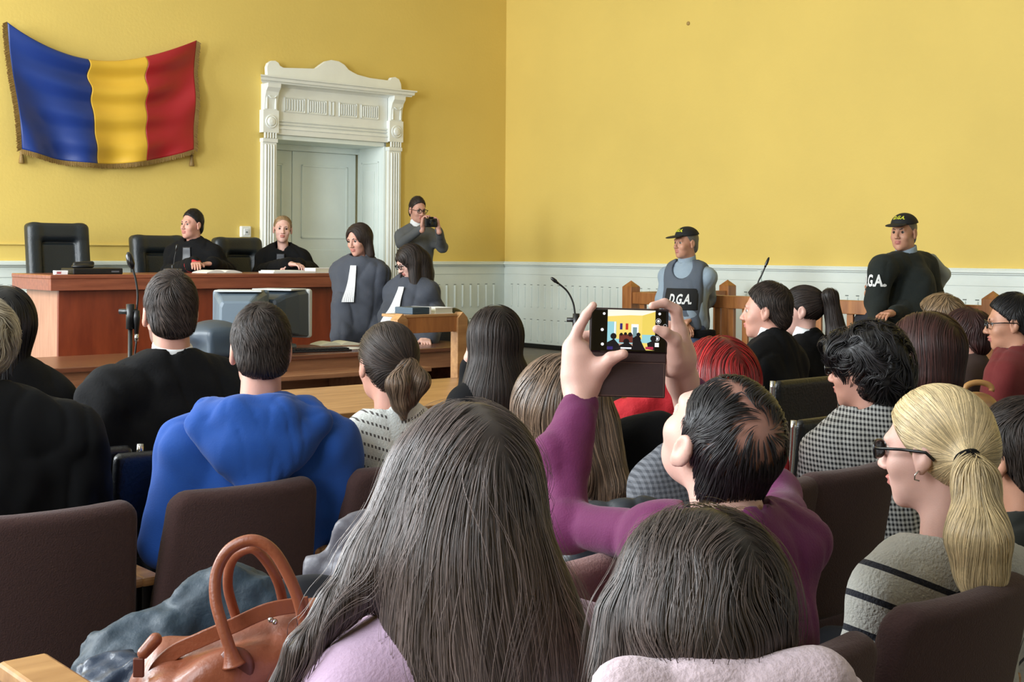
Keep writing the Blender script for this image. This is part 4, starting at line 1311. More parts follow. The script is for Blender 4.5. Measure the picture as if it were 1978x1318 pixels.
# ------------------------------------------------------------------ black meeting chairs with chrome frames
def black_chair(pos, rz, label, top=.88, wd=.46):
    t = empty('stacking_chair', pos, rz, label, 'chair')
    V, Q = surfnet([Box(A(0, -.02, top - .16), A(wd / 2 - .02, .02, .16), rotm(0, 8, 0), .018, .01)], .01)
    link('backrest', mesh_np('backrest', V, Q), M['leather'], t)
    V, Q = surfnet([Box(A(0, .24, .45), A(wd / 2, .22, .035), None, .03, .01)], .012)
    link('seat', mesh_np('seat', V, Q), M['leather'], t)
    for sx in (-1, 1):
        x = sx * (wd / 2 + .005)
        m = MB(); m.tube(curve([(x, -.045, top), (x, -.03, top - .2), (x, .02, .45), (x, -.02, .2), (x, -.06, .01)], 5), .011, 8)
        m.build('leg', [M['metal']], t, smooth=True)
        m = MB(); m.tube(curve([(x, .02, .45), (x, .3, .45), (x, .44, .43), (x, .45, .3), (x, .46, .01)], 5), .011, 8)
        m.build('leg', [M['metal']], t, smooth=True)
    return t
def chair_px(px, py, d, rz, label, **kw):
    p = PT(px, py, d); z = p[2]; p[2] = 0
    return black_chair(p, rz, label, top=z, **kw)
chair_px(110, 868, 3.75, YAW, 'black chair with chrome upright behind the far-left robed woman', wd=.46)
chair_px(340, 862, 3.85, YAW - .1, 'black chair with chrome upright behind the man in the black robe', wd=.44)
chair_px(1545, 728, 5.3, YAW, 'black chair behind the dark-haired man in profile', wd=.46)
chair_px(1590, 800, 4.5, YAW, 'black chair in shadow left of the houndstooth jacket', wd=.44)
p = perp_pt(872, 8.0); p = PT(872, 594, 10.2); z = p[2]; p[2] = 0
V, Q = surfnet([Ell(A(0, 0, z - .22), A(.2, .06, .22)), Box(A(0, .2, .45), A(.21, .2, .04), None, .03), Cap(A(0, .2, .1), A(0, .2, .45), .03), Ell(A(0, .2, .06), A(.25, .25, .04))], .012)
t = empty('office_chair', p, YAW + math.pi, 'black rounded office chair back just right of the bespectacled robed woman', 'chair')
link('backrest', mesh_np('backrest', V, Q), M['leather'], t)
# ------------------------------------------------------------------ the people
R_ = lambda J, x, y, z: J.N + J.Rb @ A(x, y, z)
def long_field(J, part=0.0, side=1.0, back=.5):
    def f(P, g):
        q = (P - J.C) @ J.Rh / J.s
        top = np.clip((q[:, 2] - .03) / .09, 0, 1)
        lat = np.sign(q[:, 0] - part) * top * side
        v = np.stack([lat, -back * top, -np.ones(len(P)) * (1 - .75 * top)], 1)
        w = v @ J.Rh.T
        w = w * top[:, None] + A(0, 0, -1) * (1 - top[:, None])
        return w
    return f
# --- young woman with the very long grey-brown hair, front row
J = make_pose((897, 962), 1.75, hy=28, hp=0, by=30, w=.95, sw=.20, neck=0.145)
rt = root_for(J, 'person seen from behind with very long straight grey-brown hair over a lilac sweater')
body(J, rt, 'skin_pale', True, .006, face=False)
X = lambda px, py, dd=0: PT(px, py, 1.75 + dd)
sc = 1.75 / 2500
hair = [Ell(J.T(0, -.015, .028), A(.088, .108, .105), J.Rh, .03), Cap(X(895, 950, -.02), X(885, 1070, -.05), .080, .092, .05),
        Ell(X(915, 1180, -.07), A(.104, .080, .17), None, .06), Ell(X(950, 1290, -.09), A(.118, .072, .16), None, .05), Ell(X(930, 1340, -.09), A(.115, .07, .16), None, .05),
        Cap(X(815, 930, -.01), X(735, 1080, -.05), .042, .040, .04), Cap(X(735, 1080, -.05), X(655, 1170, -.085), .036, .022, .03), Cap(X(655, 1170, -.085), X(585, 1255, -.12), .020, .016, .02),
        Cap(X(585, 1255, -.12), X(530, 1345, -.12), .016, .010, .02), Cap(X(1040, 1150, -.03), X(1105, 1300, -.04), .03, .026, .05),
        Half(J.T(0, .075, 0), J.Rh @ A(0, 1, -.25), .02)]
hairshell('hair', hair, .008, HM['ash'], rt, .45, wavy(.003, 40))
fl = long_field(J, .0, .9, .3)
def fld(P, g):
    t = fl(P, g)
    low = np.clip((J.C[2] - .05 - P[:, 2]) / .25, 0, 1)
    out = (P[:, 0] - J.C[0]) * 1.6
    t = t + low[:, None] * np.stack([out, np.zeros(len(P)), np.zeros(len(P))], 1)
    return t
strands('hair_strands', hair, 13000, 34, fld, HM['ash'], rt, step=.012, w=.0006, iso=(-.001, .005), seed=3, vr=(.35, 1.6), wig=.12, wf=14, h=.008)
loose(hair, 500, 26, fld, HM['ash'], rt)
upper(J, rt, 'sweater', mat('lilac_wool', rgb(192, 164, 190), .9, noise=.04, nscale=40, bump=.2, bscale=180, sheen=.4), g=.016, amp=.004, seed=2, extra=[Cap(X(690, 1285, -.03), X(820, 1235, -.03), .052, .05, .05), Cap(X(660, 1300, -.03), X(620, 1420, .0), .05, .05, .04)])
trousers(J, rt, M['trouser']); shoes(J, rt)
# --- man in purple filming with the phone
def px(*a): return PT(*a)
J = make_pose((1390, 850), 2.2, hy=31, hp=38, hr=-2, by=25, s=1.04, w=.96, belly=1.0, sw=.19, neck=0.135, nofs=(.0, -.01, 0),
              el=px(1088, 1015, 2.36), wl=px(1112, 800, 2.47), er=px(1500, 960, 2.62), wr=px(1326, 742, 2.62))
rt = root_for(J, 'person in a purple sweater, head tilted back, filming with a raised phone')
J.Ls = px(1265, 1050, 2.2); J.Rs = px(1545, 1055, 2.25)
hL = [Cap(px(1118, 790, 2.47), px(1122, 745, 2.5), .028, .029, .02),
      Cap(px(1122, 745, 2.5), px(1122, 690, 2.5), .034, .030, .02), Cap(px(1112, 720, 2.5), px(1108, 672, 2.5), .026, .020, .02), Cap(px(1140, 735, 2.5), px(1158, 712, 2.485), .026, .019, .02),
      Cap(px(1158, 712, 2.485), px(1180, 693, 2.465), .018, .0125, .01), Cap(px(1180, 693, 2.465), px(1204, 684, 2.455), .0125, .0095, .006),
      Cap(px(1104, 672, 2.5), px(1118, 634, 2.49), .015, .0105, .008), Cap(px(1118, 634, 2.49), px(1133, 608, 2.485), .0105, .0095, .004), Cap(px(1133, 608, 2.485), px(1146, 590, 2.48), .0095, .0075, .004),
      Cap(px(1112, 670, 2.53), px(1128, 650, 2.55), .012, .010, .008), Cap(px(1128, 650, 2.55), px(1150, 645, 2.55), .010, .009, .004),
      Cap(px(1116, 682, 2.53), px(1132, 668, 2.55), .012, .010, .008), Cap(px(1132, 668, 2.55), px(1154, 664, 2.55), .010, .009, .004),
      Cap(px(1122, 696, 2.53), px(1138, 690, 2.55), .011, .009, .008), Cap(px(1138, 690, 2.55), px(1156, 686, 2.55), .009, .008, .004)]
hR = [Cap(px(1330, 790, 2.6), px(1318, 735, 2.56), .028, .028, .02), Cap(px(1318, 735, 2.56), px(1310, 690, 2.52), .030, .030, .02),
      Cap(px(1296, 712, 2.50), px(1304, 672, 2.50), .018, .018, .02), Cap(px(1316, 690, 2.52), px(1314, 640, 2.51), .026, .016, .02),
      Cap(px(1312, 645, 2.51), px(1306, 600, 2.50), .0135, .0115, .01), Cap(px(1306, 600, 2.50), px(1284, 586, 2.49), .0115, .0095, .004), Cap(px(1284, 586, 2.49), px(1260, 591, 2.48), .0092, .0075, .004),
      Cap(px(1306, 690, 2.49), px(1303, 656, 2.465), .019, .013, .012), Cap(px(1303, 656, 2.465), px(1284, 642, 2.45), .013, .0105, .006), Cap(px(1284, 642, 2.45), px(1268, 636, 2.447), .0105, .008, .004),
      Cap(px(1318, 650, 2.54), px(1312, 632, 2.56), .0125, .0105, .008), Cap(px(1312, 632, 2.56), px(1290, 628, 2.56), .0105, .009, .004),
      Cap(px(1318, 668, 2.54), px(1312, 654, 2.56), .0125, .0105, .008), Cap(px(1312, 654, 2.56), px(1290, 650, 2.56), .0105, .009, .004),
      Cap(px(1316, 686, 2.54), px(1310, 676, 2.56), .011, .0095, .008), Cap(px(1310, 676, 2.56), px(1290, 672, 2.56), .0095, .008, .004)]
body(J, rt, 'skin_pale', False, .004, face=True, hprims=[hL, hR])
for nm_, c_, t_ in (('l', (1209, 681), 0), ('r', (1264, 634), 0)):
    pass
pur = mat('purple_knit', rgb(98, 26, 76), .85, noise=.08, nscale=20, bump=.15, bscale=260, sheen=.35)
upper(J, rt, 'sweater', pur, g=.008, amp=.007, seed=5, wide=.004, f=18, extra=[Cap(px(1119, 785, 2.485), px(1112, 800, 2.47), .036, .038, .01), Cap(px(1092, 850, 2.45), px(1076, 885, 2.43), .045, .052, .03)])
trousers(J, rt, M['trouser']); shoes(J, rt)
cp = Half(J.T(0, .060, .050), J.Rh @ A(0, 1.0, -.80), .012)
hp_ = [Ell(J.T(0, -.020, .034), A(.080, .101, .093), J.Rh), Ell(J.T(0, -.066, -.040), A(.064, .045, .055), J.Rh, .03), cp, Half(J.T(0, 0, -.095), J.Rh @ A(0, 0, -1), .01)]
hairshell('scalp', hp_, .006, M['scalp'], rt, .8, lambda P: np.full(len(P), .0045))
whc = J.T(-.008, -.072, .088)
def fld(P, g):
    q = (P - J.C) @ J.Rh
    t = P - whc; r = np.linalg.norm(t, axis=1, keepdims=True); t = t / (r + 1e-6)
    sw = np.cross(g, t)
    part = np.tanh((q[:, 0:1] + .022) / .02)
    fr = (q[:, 1:2] > -.05) * 1.0 * (q[:, 2:3] > .04)
    lat = part * (J.Rh @ A(1, .25, -.1))
    down = A(0, 0, -1)
    return (t + .9 * sw * np.exp(-r / .06)) * (1 - .75 * fr) + fr * lat * 1.0 + .4 * down * (1 - fr)
def keepf(V):
    r = np.linalg.norm(V - whc, axis=1)
    q = (V - J.C) @ J.Rh
    rng = np.random.default_rng(3)
    thin = (r < .045)
    pl = (np.abs(q[:, 0] + .022) < .005) & (q[:, 1] > -.06) & (q[:, 2] > .05)
    p = rng.uniform(0, 1, len(V))
    return ~((thin & (p > .22)) | (pl & (p > .3)))
strands('hair_strands', hp_, 7500, 8, fld, HM['black'], rt, step=.007, w=.0011, iso=(-.003, .002), grow=.0004, seed=8, vr=(.7, 2.4), wig=.2, wf=40, keep=keepf, h=.006,
        tint=lambda p, rng: np.where(rng.uniform(0, 1, (len(p), 1)) > .9, 2.5, 1.0) * np.ones(3))
# the phone in its opened flip case
ph = empty('smartphone', px(1215, 640, 2.48), 0, 'black smartphone in a dark brown flip case held up to film the room', 'phone')
o_ = np.array(ph.location); rx = px(1290, 601, 2.48) - px(1142, 597, 2.48); rx /= np.linalg.norm(rx)
uz = px(1143, 597, 2.48) - px(1140, 684, 2.48); uz -= rx * (uz @ rx); uz /= np.linalg.norm(uz); ny = np.cross(uz, rx)
Rp = np.stack([rx, ny, uz], 1)
ph.rotation_euler = Matrix(Rp.tolist()).to_euler()
s_ = 2.48 / 2500
def L_(m_, name, mt, bevel=.0, par=ph): return m_.build(name, mt, par, bevel=bevel)
# ny points away from the camera or towards it: front is the side nearer the camera
sg = -1 if ny[1] > 0 else 1
def pbox(m_, x0, x1, z0, z1, y0, y1, k=0): # pixels right of / above the centre of the phone, y towards the viewer in metres
    a, b = sorted((sg * y0, sg * y1)); m_.box(x0 * s_, x1 * s_, a, b, z0 * s_, z1 * s_, k); return m_
L_(pbox(MB(), -76, 76, -44, 44, -.009, .0), 'case_back', [mat('dark_brown_case_leather', rgb(48, 32, 32), .5, bump=.1, bscale=300)], .003)
L_(pbox(MB(), -73, 73, -41, 41, -.001, .003), 'phone_body', [mat('black_glass', rgb(10, 10, 12), .08)], .002)
L_(pbox(pbox(MB(), -75, 73, -128, -44, -.006, -.001), -75, 73, -60, -42, -.007, .0005), 'case_flap', [mat('dark_brown_flap_leather', rgb(52, 35, 35), .55, bump=.12, bscale=300)], .003)
st_ = MB()
for k in range(60):
    x = -72 + k * 2.4; pbox(st_, x, x + 1.5, -61.3, -60.5, -.0012, .0004)
for k in range(30):
    z = -62 - k * 2.15; pbox(st_, 69.4, 70.2, z - 1.4, z, -.0012, -.0002)
for k in range(60):
    x = -72 + k * 2.4; pbox(st_, x, x + 1.5, -125.5, -124.7, -.0012, -.0002)
L_(st_, 'stitching', [mat('tan_thread', rgb(128, 96, 84), .8)])
def emi(n, c, s=1.0): return mat(n, (0, 0, 0, 1), .3, emit=c, estr=s)
E = [emi('preview_ceiling', rgb(250, 246, 224)), emi('preview_wall', rgb(242, 214, 112)), emi('preview_wall_shade', rgb(232, 206, 96)), emi('preview_wainscot', rgb(150, 206, 214)),
     emi('preview_white', rgb(240, 244, 246)), emi('preview_blue', rgb(52, 40, 110)), emi('preview_red', rgb(190, 50, 40)), emi('preview_dark', rgb(22, 20, 26)),
     emi('preview_bench', rgb(110, 52, 44)), emi('preview_door', rgb(120, 150, 156)), emi('preview_desk', rgb(190, 150, 130)), emi('preview_magenta', rgb(180, 50, 80))]
sm = MB(); lay = [0]
def poly(pts, k):
    lay[0] += 1
    y = sg * (.0031 + .00004 * lay[0]); b0 = len(sm.v)
    for x, z in pts: sm.v.append(((x - 1215) * s_, y, (640 - z) * s_))
    sm.f.append(list(range(b0, b0 + len(pts)))); sm.m.append(k)
def rc(x0, x1, y0, y1, k): poly([(x0, y0), (x1, y0), (x1, y1), (x0, y1)], k)
rc(1173, 1265, 599, 676, 1)
poly([(1173, 599), (1265, 599), (1265, 601), (1240, 609), (1215, 609), (1173, 612)], 0)
poly([(1240, 609), (1265, 602), (1265, 652), (1240, 648)], 2)
rc(1173, 1190, 622, 665, 3); rc(1186, 1189, 622, 662, 4)
rc(1240, 1265, 646, 662, 3); rc(1180, 1240, 655, 664, 3)
rc(1197, 1202, 625, 637, 5); rc(1202, 1208, 627, 638, 1); rc(1208, 1213, 625, 637, 6)
rc(1219, 1233, 626, 650, 4); rc(1222, 1230, 632, 652, 9)
rc(1196, 1222, 646, 662, 8); rc(1190, 1240, 664, 670, 10)
for cx, cy, r in ((1185, 650, 6), (1200, 646, 3), (1208, 645, 3), (1217, 646, 4), (1233, 646, 4), (1231, 655, 7), (1262, 653, 6), (1210, 660, 6), (1180, 668, 8)):
    poly([(cx + r * math.cos(a * .5236), min(676, cy + r * math.sin(a * .5236))) for a in range(12)], 7)
poly([(1173, 662), (1186, 655), (1196, 666), (1198, 676), (1173, 676)], 7); poly([(1222, 652), (1234, 650), (1244, 670), (1248, 676), (1222, 676)], 7)
poly([(1250, 662), (1265, 655), (1265, 676), (1252, 674)], 7); poly([(1196, 668), (1212, 660), (1222, 668), (1222, 676), (1196, 676)], 7)
rc(1173, 1184, 670, 676, 5); rc(1199, 1220, 671, 674, 4); rc(1247, 1262, 669, 674, 11)
sm.build('camera_preview', E, ph)
ic = MB()
def disc(cx, cy, r, r2=0, y=.0034, n=16):
    b0 = len(ic.v)
    for k in range(n): a = 2 * math.pi * k / n; ic.v.append(((cx - 1215 + r * math.cos(a)) * s_, sg * y, (640 - cy + r * math.sin(a)) * s_))
    if r2:
        for k in range(n): a = 2 * math.pi * k / n; ic.v.append(((cx - 1215 + r2 * math.cos(a)) * s_, sg * y, (640 - cy + r2 * math.sin(a)) * s_))
        for k in range(n): ic.f.append([b0 + k, b0 + (k + 1) % n, b0 + n + (k + 1) % n, b0 + n + k]); ic.m.append(0)
    else: ic.f.append([b0 + k for k in range(n)]); ic.m.append(0)
disc(1270, 633, 7); disc(1273, 605, 2.6); disc(1271, 619, 2.6); disc(1271, 619, 5, 4.4); disc(1269, 653, 2.8); disc(1269, 653, 5, 4.4)
disc(1164, 666, 3); disc(1163, 638, 3); disc(1166, 607, 2.6); disc(1284, 628, 3.4, 2.9)
pbox(ic, 1264 - 1215, 1273 - 1215, 640 - 669, 640 - 661, .003, .0034)
ic.build('screen_icons', [emi('icon_white', rgb(240, 240, 240))], ph)
# --- girl at the bottom edge with dark ash hair
J = make_pose((1345, 1190), 1.5, hy=34, by=34, w=.85, neck=0.145)
rt = root_for(J, 'person at the bottom edge with shoulder-length dark ash hair and pale pink top')
body(J, rt, 'skin_pale', True, .006, face=False)
X = lambda px_, py, dd=0: PT(px_, py, 1.5 + dd)
hair = [Ell(J.T(0, -.015, .026), A(.084, .104, .099), J.Rh, .03), Cap(X(1345, 1150, -.01), X(1348, 1225, -.03), .078, .082, .04), Cap(X(1348, 1225, -.03), X(1338, 1262, -.03), .082, .074, .04),
        Cap(X(1200, 1200, -.02), X(1165, 1320, -.05), .022, .012, .04), Half(J.T(0, .075, 0), J.Rh @ A(0, 1, -.25), .02)]
hairshell('hair', hair, .008, HM['darkash'], rt, .4, wavy(.004, 40))
fl1 = long_field(J, .0, .9, .3)
strands('hair_strands', hair, 12000, 24, lambda P, g: fl1(P, g), HM['darkash'], rt, step=.012, w=.0006, iso=(-.002, .007), seed=4, vr=(.35, 1.9), wig=.28, wf=42, h=.008)
loose(hair, 600, 18, fl1, HM['darkash'], rt)
pk = mat('pale_pink_wool', rgb(206, 186, 194), .9, noise=.05, nscale=60, bump=.35, bscale=120, sheen=.4)
upper(J, rt, 'pink_top', pk, g=.03, amp=.008, seed=4, extra=[Cap(X(1215, 1352, -.13), X(1570, 1338, -.11), .045, .045, .04), Cap(X(1560, 1330, -.06), X(1630, 1352, -.06), .03, .03, .02)])
trousers(J, rt, M['trouser']); shoes(J, rt)

# --- blonde woman with ponytail and glasses
J = make_pose((1800, 868), 2.62, hy=52, hp=-4, by=27, w=.97, neck=.185, sw=.185)
rt = root_for(J, 'person with a blonde ponytail, dark glasses and striped grey sweater')
body(J, rt, 'skin_pale', True, .004, face=True, stubble=False)
T = J.T
tie = PT(1868, 885, 2.50)
hair = [Ell(T(0, -.022, .032), A(.085, .106, .098), J.Rh), Ell(T(0, -.07, -.02), A(.062, .045, .06), J.Rh, .04), Half(T(0, .060, .060), J.Rh @ A(0, 1.0, -.72), .012), Half(T(0, 0, -.082), J.Rh @ A(0, .35, -1), .015),
        Cap(T(0, -.09, .0), tie, .035, .016, .03)]
hairshell('hair', hair, .006, HM['blonde'], rt, .55)
def fld(P, g): return (tie - P) / np.linalg.norm(tie - P, axis=1, keepdims=True)
strands('hair_strands', hair, 9000, 16, fld, HM['blonde'], rt, step=.010, w=.0007, iso=(-.001, .003), seed=5, vr=(.55, 1.25), wig=.12, wf=22, h=.006)
pony = [Cap(tie + A(0, 0, .0), PT(1885, 930, 2.46), .016, .030, .02), Cap(PT(1885, 930, 2.46), PT(1890, 1040, 2.42), .034, .048, .04), Cap(PT(1890, 1040, 2.42), PT(1895, 1110, 2.42), .048, .038, .04),
        Cap(PT(1895, 1110, 2.42), PT(1902, 1185, 2.42), .038, .010, .03)]
hairshell('ponytail', pony, .006, HM['blonde'], rt, .5, wavy(.004, 50))
def fld(P, g): return np.array([0.02, 0, -1.0]) + 0 * P
strands('ponytail_strands', pony, 5500, 22, fld, HM['blonde'], rt, step=.010, w=.0008, iso=(-.001, .005), seed=6, vr=(.5, 1.25), wig=.16, wf=18, h=.006)
m = MB(); o0 = np.array(rt.location); axv = PT(1880, 910, 2.48) - tie; axv /= np.linalg.norm(axv); s1_ = np.cross(axv, A(1, 0, 0)); s1_ /= np.linalg.norm(s1_); s2_ = np.cross(axv, s1_)
for off_ in (-.007, 0, .007):
    m.tube([tie + axv * (.006 + off_) + (s1_ * math.cos(a) + s2_ * math.sin(a)) * .020 - o0 for a in np.linspace(0, 6.283, 20)], .006, 8, caps=False)
m.build('hair_tie', [M['blackcloth']], rt, smooth=True)
def stripes(name, base, dark, zs, wd=.0065, ax=2):
    mm_ = mat(name, base, .9, noise=.06, nscale=90, bump=.5, bscale=160, sheen=.3)
    nt = mm_.node_tree; b = nt.nodes['Principled BSDF']
    src = b.inputs['Base Color'].links[0].from_socket
    geo = nt.nodes.new('ShaderNodeTexCoord'); sp = nt.nodes.new('ShaderNodeSeparateXYZ')
    nt.links.new(geo.outputs['Object'], sp.inputs[0])
    # the stripes dip towards the seam of the sleeve
    ax_ = nt.nodes.new('ShaderNodeMath'); ax_.operation = 'ABSOLUTE'
    rot = nt.nodes.new('ShaderNodeVectorMath'); rot.operation = 'DOT_PRODUCT'
    nt.links.new(geo.outputs['Object'], rot.inputs[0]); rot.inputs[1].default_value = tuple(J.Rb @ A(1, 0, 0))
    sb = nt.nodes.new('ShaderNodeMath'); sb.operation = 'ADD'; sb.inputs[1].default_value = .06 
    nt.links.new(rot.outputs['Value'], sb.inputs[0]); nt.links.new(sb.outputs[0], ax_.inputs[0])
    mu = nt.nodes.new('ShaderNodeMath'); mu.operation = 'MULTIPLY_ADD'; mu.inputs[1].default_value = -.42
    nt.links.new(ax_.outputs[0], mu.inputs[0]); nt.links.new(sp.outputs[2], mu.inputs[2])
    tot = None
    for z in zs:
        a = nt.nodes.new('ShaderNodeMath'); a.operation = 'COMPARE'; a.inputs[1].default_value = z; a.inputs[2].default_value = wd
        nt.links.new(mu.outputs[0], a.inputs[0])
        if tot is None: tot = a
        else:
            q = nt.nodes.new('ShaderNodeMath'); q.operation = 'ADD'; nt.links.new(tot.outputs[0], q.inputs[0]); nt.links.new(a.outputs[0], q.inputs[1]); tot = q
    mx = nt.nodes.new('ShaderNodeMix'); mx.data_type = 'RGBA'
    nt.links.new(tot.outputs[0], mx.inputs[0]); nt.links.new(src, mx.inputs[6]); mx.inputs[7].default_value = dark
    nt.links.new(mx.outputs[2], b.inputs['Base Color'])
    return mm_
zz = J.N[2]
sw_ = stripes('striped_grey_knit', rgb(176, 174, 166), rgb(20, 22, 34), [zz - .075, zz - .145, zz - .215, zz - .285, zz - .355])
upper(J, rt, 'striped_sweater', sw_, g=.018, amp=.006, seed=6, neckr=.085, neckz=-.03)
glasses(J, rt, M['frame'], M['sunlens'], r=.0026)
m = MB(); c = T(-.088, -.004, -.040) - o0
m.tube([c + A(0, 0, .008) , c + J.Rh @ A(-.006, .006, .0), c + J.Rh @ A(-.004, .008, -.009), c + J.Rh @ A(0, 0, -.012)], .0016, 6)
m.build('earring', [M['metal']], rt, smooth=True)
trousers(J, rt, M['trouser']); shoes(J, rt)

# --- man in the blue hoodie
J = make_pose((503, 676), 3.7, hy=18, by=10, w=1.06, belly=1.05, sw=.195, neck=.180)
rt = root_for(J, 'person in a royal blue hoodie with short dark hair, seen from behind')
body(J, rt, 'skin', False, .005, face=False)
short_hair(J, rt, HM['brown'], 4200, 6, step=.006, w=.0011, vol=.006, top=.006, nape=-.060, seed=11, vr=(.4, 1.5), dark=.6)
bl = mat('royal_blue_fleece', rgb(14, 68, 146), .9, noise=.05, nscale=30, bump=.12, bscale=220, sheen=.3)
upper(J, rt, 'hoodie', bl, g=.030, amp=.008, seed=7, f=9, belly=.02, extra=[Cap(J.Ls + A(0, 0, .0), J.Le, .075, .07, .05), Cap(J.Rs, J.Re, .075, .07, .05)])
b_ = J.Rb
hood = [Cap(R_(J, -.155, -.085, -.015), R_(J, .0, -.165, -.185), .048, .034, .05), Cap(R_(J, .155, -.085, -.015), R_(J, .0, -.165, -.185), .048, .034, .05), Ell(R_(J, 0, -.145, -.07), A(.135, .062, .075), J.Rb, .05),
        Cap(R_(J, -.135, -.02, .015), R_(J, -.05, -.12, .015), .042, .046, .05), Cap(R_(J, .135, -.02, .015), R_(J, .05, -.12, .015), .042, .046, .05), Cap(R_(J, -.06, -.12, .01), R_(J, .06, -.12, .01), .046, .046, .05),
        Cap(R_(J, 0, .03, .02), R_(J, 0, .06, .25), .062, .085, .01, 'sub')]
blob('hood', hood, .007, bl, rt, wavy(.004, 26, 3))
trousers(J, rt, M['trouser']); shoes(J, rt)

# --- woman in the white openwork sweater
J = make_pose((745, 702), 3.95, hy=30, by=32, w=.92, neck=0.165, hp=0)
rt = root_for(J, 'person in a white openwork sweater with brown hair in a low looped bun')
body(J, rt, 'skin', True, .005, face=False)
hair = [Ell(J.T(0, -.022, .030), A(.086, .106, .096), J.Rh), Ell(J.T(0, -.06, -.03), A(.062, .05, .055), J.Rh, .03), Half(J.T(0, .066, .058), J.Rh @ A(0, 1, -.8), .012), Half(J.T(0, 0, -.085), J.Rh @ A(0, .3, -1), .015)]
tie = J.T(.015, -.125, .0)
hairshell('hair', hair, .006, HM['brown'], rt, .6)
def fld(P, g): return (tie - P) / (np.linalg.norm(tie - P, axis=1, keepdims=True) + 1e-6)
strands('hair_strands', hair, 3200, 14, fld, HM['brown'], rt, step=.011, w=.0013, iso=(-.001, .004), seed=12, vr=(.5, 1.7), wig=.18)
bun = [Cap(tie, J.T(-.03, -.150, -.05), .022, .028, .02), Cap(J.T(-.03, -.150, -.05), J.T(-.015, -.140, -.105), .028, .024, .02), Cap(tie, J.T(.045, -.135, -.045), .024, .03, .02),
       Cap(J.T(.045, -.135, -.045), J.T(.02, -.13, -.10), .028, .02, .02), Cap(J.T(-.01, -.14, -.10), J.T(.0, -.13, -.15), .018, .006, .02)]
hairshell('bun', bun, .005, HM['lbrown'], rt, .55, wavy(.004, 60))
cb = J.T(.01, -.14, -.06)
strands('bun_strands', bun, 1400, 12, lambda P, g: A(0, 0, -1.0) + .6 * np.cross(g, (P - cb) / .05), HM['lbrown'], rt, step=.009, w=.0013, iso=(-.001, .005), seed=13, vr=(.5, 1.7), wig=.25, h=.005)
def openwork():
    m_ = mat('white_openwork_knit', rgb(212, 214, 210), .9, bump=.4, bscale=160, sheen=.3)
    nt = m_.node_tree; b = nt.nodes['Principled BSDF']
    tc = nt.nodes.new('ShaderNodeTexCoord')
    def dot(v):
        d = nt.nodes.new('ShaderNodeVectorMath'); d.operation = 'DOT_PRODUCT'; nt.links.new(tc.outputs['Object'], d.inputs[0]); d.inputs[1].default_value = tuple(v); return d.outputs['Value']
    def math_(op, a, b_=None, c=None):
        n = nt.nodes.new('ShaderNodeMath'); n.operation = op
        for i, x in enumerate((a, b_, c)):
            if x is None: continue
            if isinstance(x, (int, float)): n.inputs[i].default_value = x
            else: nt.links.new(x, n.inputs[i])
        return n.outputs[0]
    side = dot(J.Rb @ A(1, 0, 0)); z = dot((0, 0, 1))
    t = math_('ADD', math_('MULTIPLY', math_('ABSOLUTE', side), -.35), z)
    row = math_('FRACT', math_('MULTIPLY', t, 1 / .033)); c_ = math_('FRACT', math_('MULTIPLY', side, 1 / .011))
    hole = math_('MULTIPLY', math_('COMPARE', row, .5, .13), math_('COMPARE', c_, .5, .26))
    band = math_('GREATER_THAN', math_('FRACT', math_('ADD', math_('MULTIPLY', side, 1 / .13), .35)), .28)
    hole = math_('MULTIPLY', hole, band)
    mx = nt.nodes.new('ShaderNodeMix'); mx.data_type = 'RGBA'; nt.links.new(hole, mx.inputs[0])
    mx.inputs[6].default_value = rgb(212, 214, 210); mx.inputs[7].default_value = rgb(84, 80, 78)
    nt.links.new(mx.outputs[2], b.inputs['Base Color'])
    return m_
upper(J, rt, 'openwork_sweater', openwork(), g=.022, amp=.006, seed=8, neckr=.07)
trousers(J, rt, M['trouser']); shoes(J, rt)

# --- man in the black robe, white collar
J = make_pose((328, 606), 4.15, hy=26, by=30, w=1.08, neck=.178, sw=.19)
rt = root_for(J, 'person in a black robe with a thin white collar and short faded dark hair')
body(J, rt, 'skin', False, .005, face=False, stubble=True)
short_hair(J, rt, HM['brown'], 3600, 8, step=.007, w=.0012, vol=.003, top=.012, nape=-.058, seed=14, vr=(.5, 1.9), dark=.7)
upper(J, rt, 'black_robe', M['blackcloth'], g=.04, amp=.010, seed=9, f=11, wide=.03, hem='robe', neckr=.066, neckz=-.005, extra=[Cap(J.Ls, J.Le, .09, .11, .05), Cap(J.Rs, J.Re, .09, .11, .05)])
collar(J, rt, 'white_collar', M['whitecloth'], ztop=.082)
shoes(J, rt)

# --- robed woman with long black hair at the left edge
J = make_pose((5, 628), 4.3, hy=30, by=32, w=.95, neck=0.165)
rt = root_for(J, 'person in black at the left edge with long straight black hair')
body(J, rt, 'skin', True, .008, face=False)
hair = [Ell(J.T(0, -.02, .02), A(.098, .11, .112), J.Rh), Cap(J.C + A(0, -.03, -.02), J.C + A(.01, -.07, -.36), .095, .085, .05), Half(J.T(0, .08, 0), J.Rh @ A(0, 1, -.2), .02)]
hairshell('hair', hair, .009, HM['black'], rt, .5)
strands('hair_strands', hair, 1500, 24, long_field(J), HM['black'], rt, step=.016, w=.0018, seed=15, wig=.08)
upper(J, rt, 'black_robe', M['blackcloth'], g=.035, amp=.008, seed=10, wide=.03, hem='robe'); shoes(J, rt)
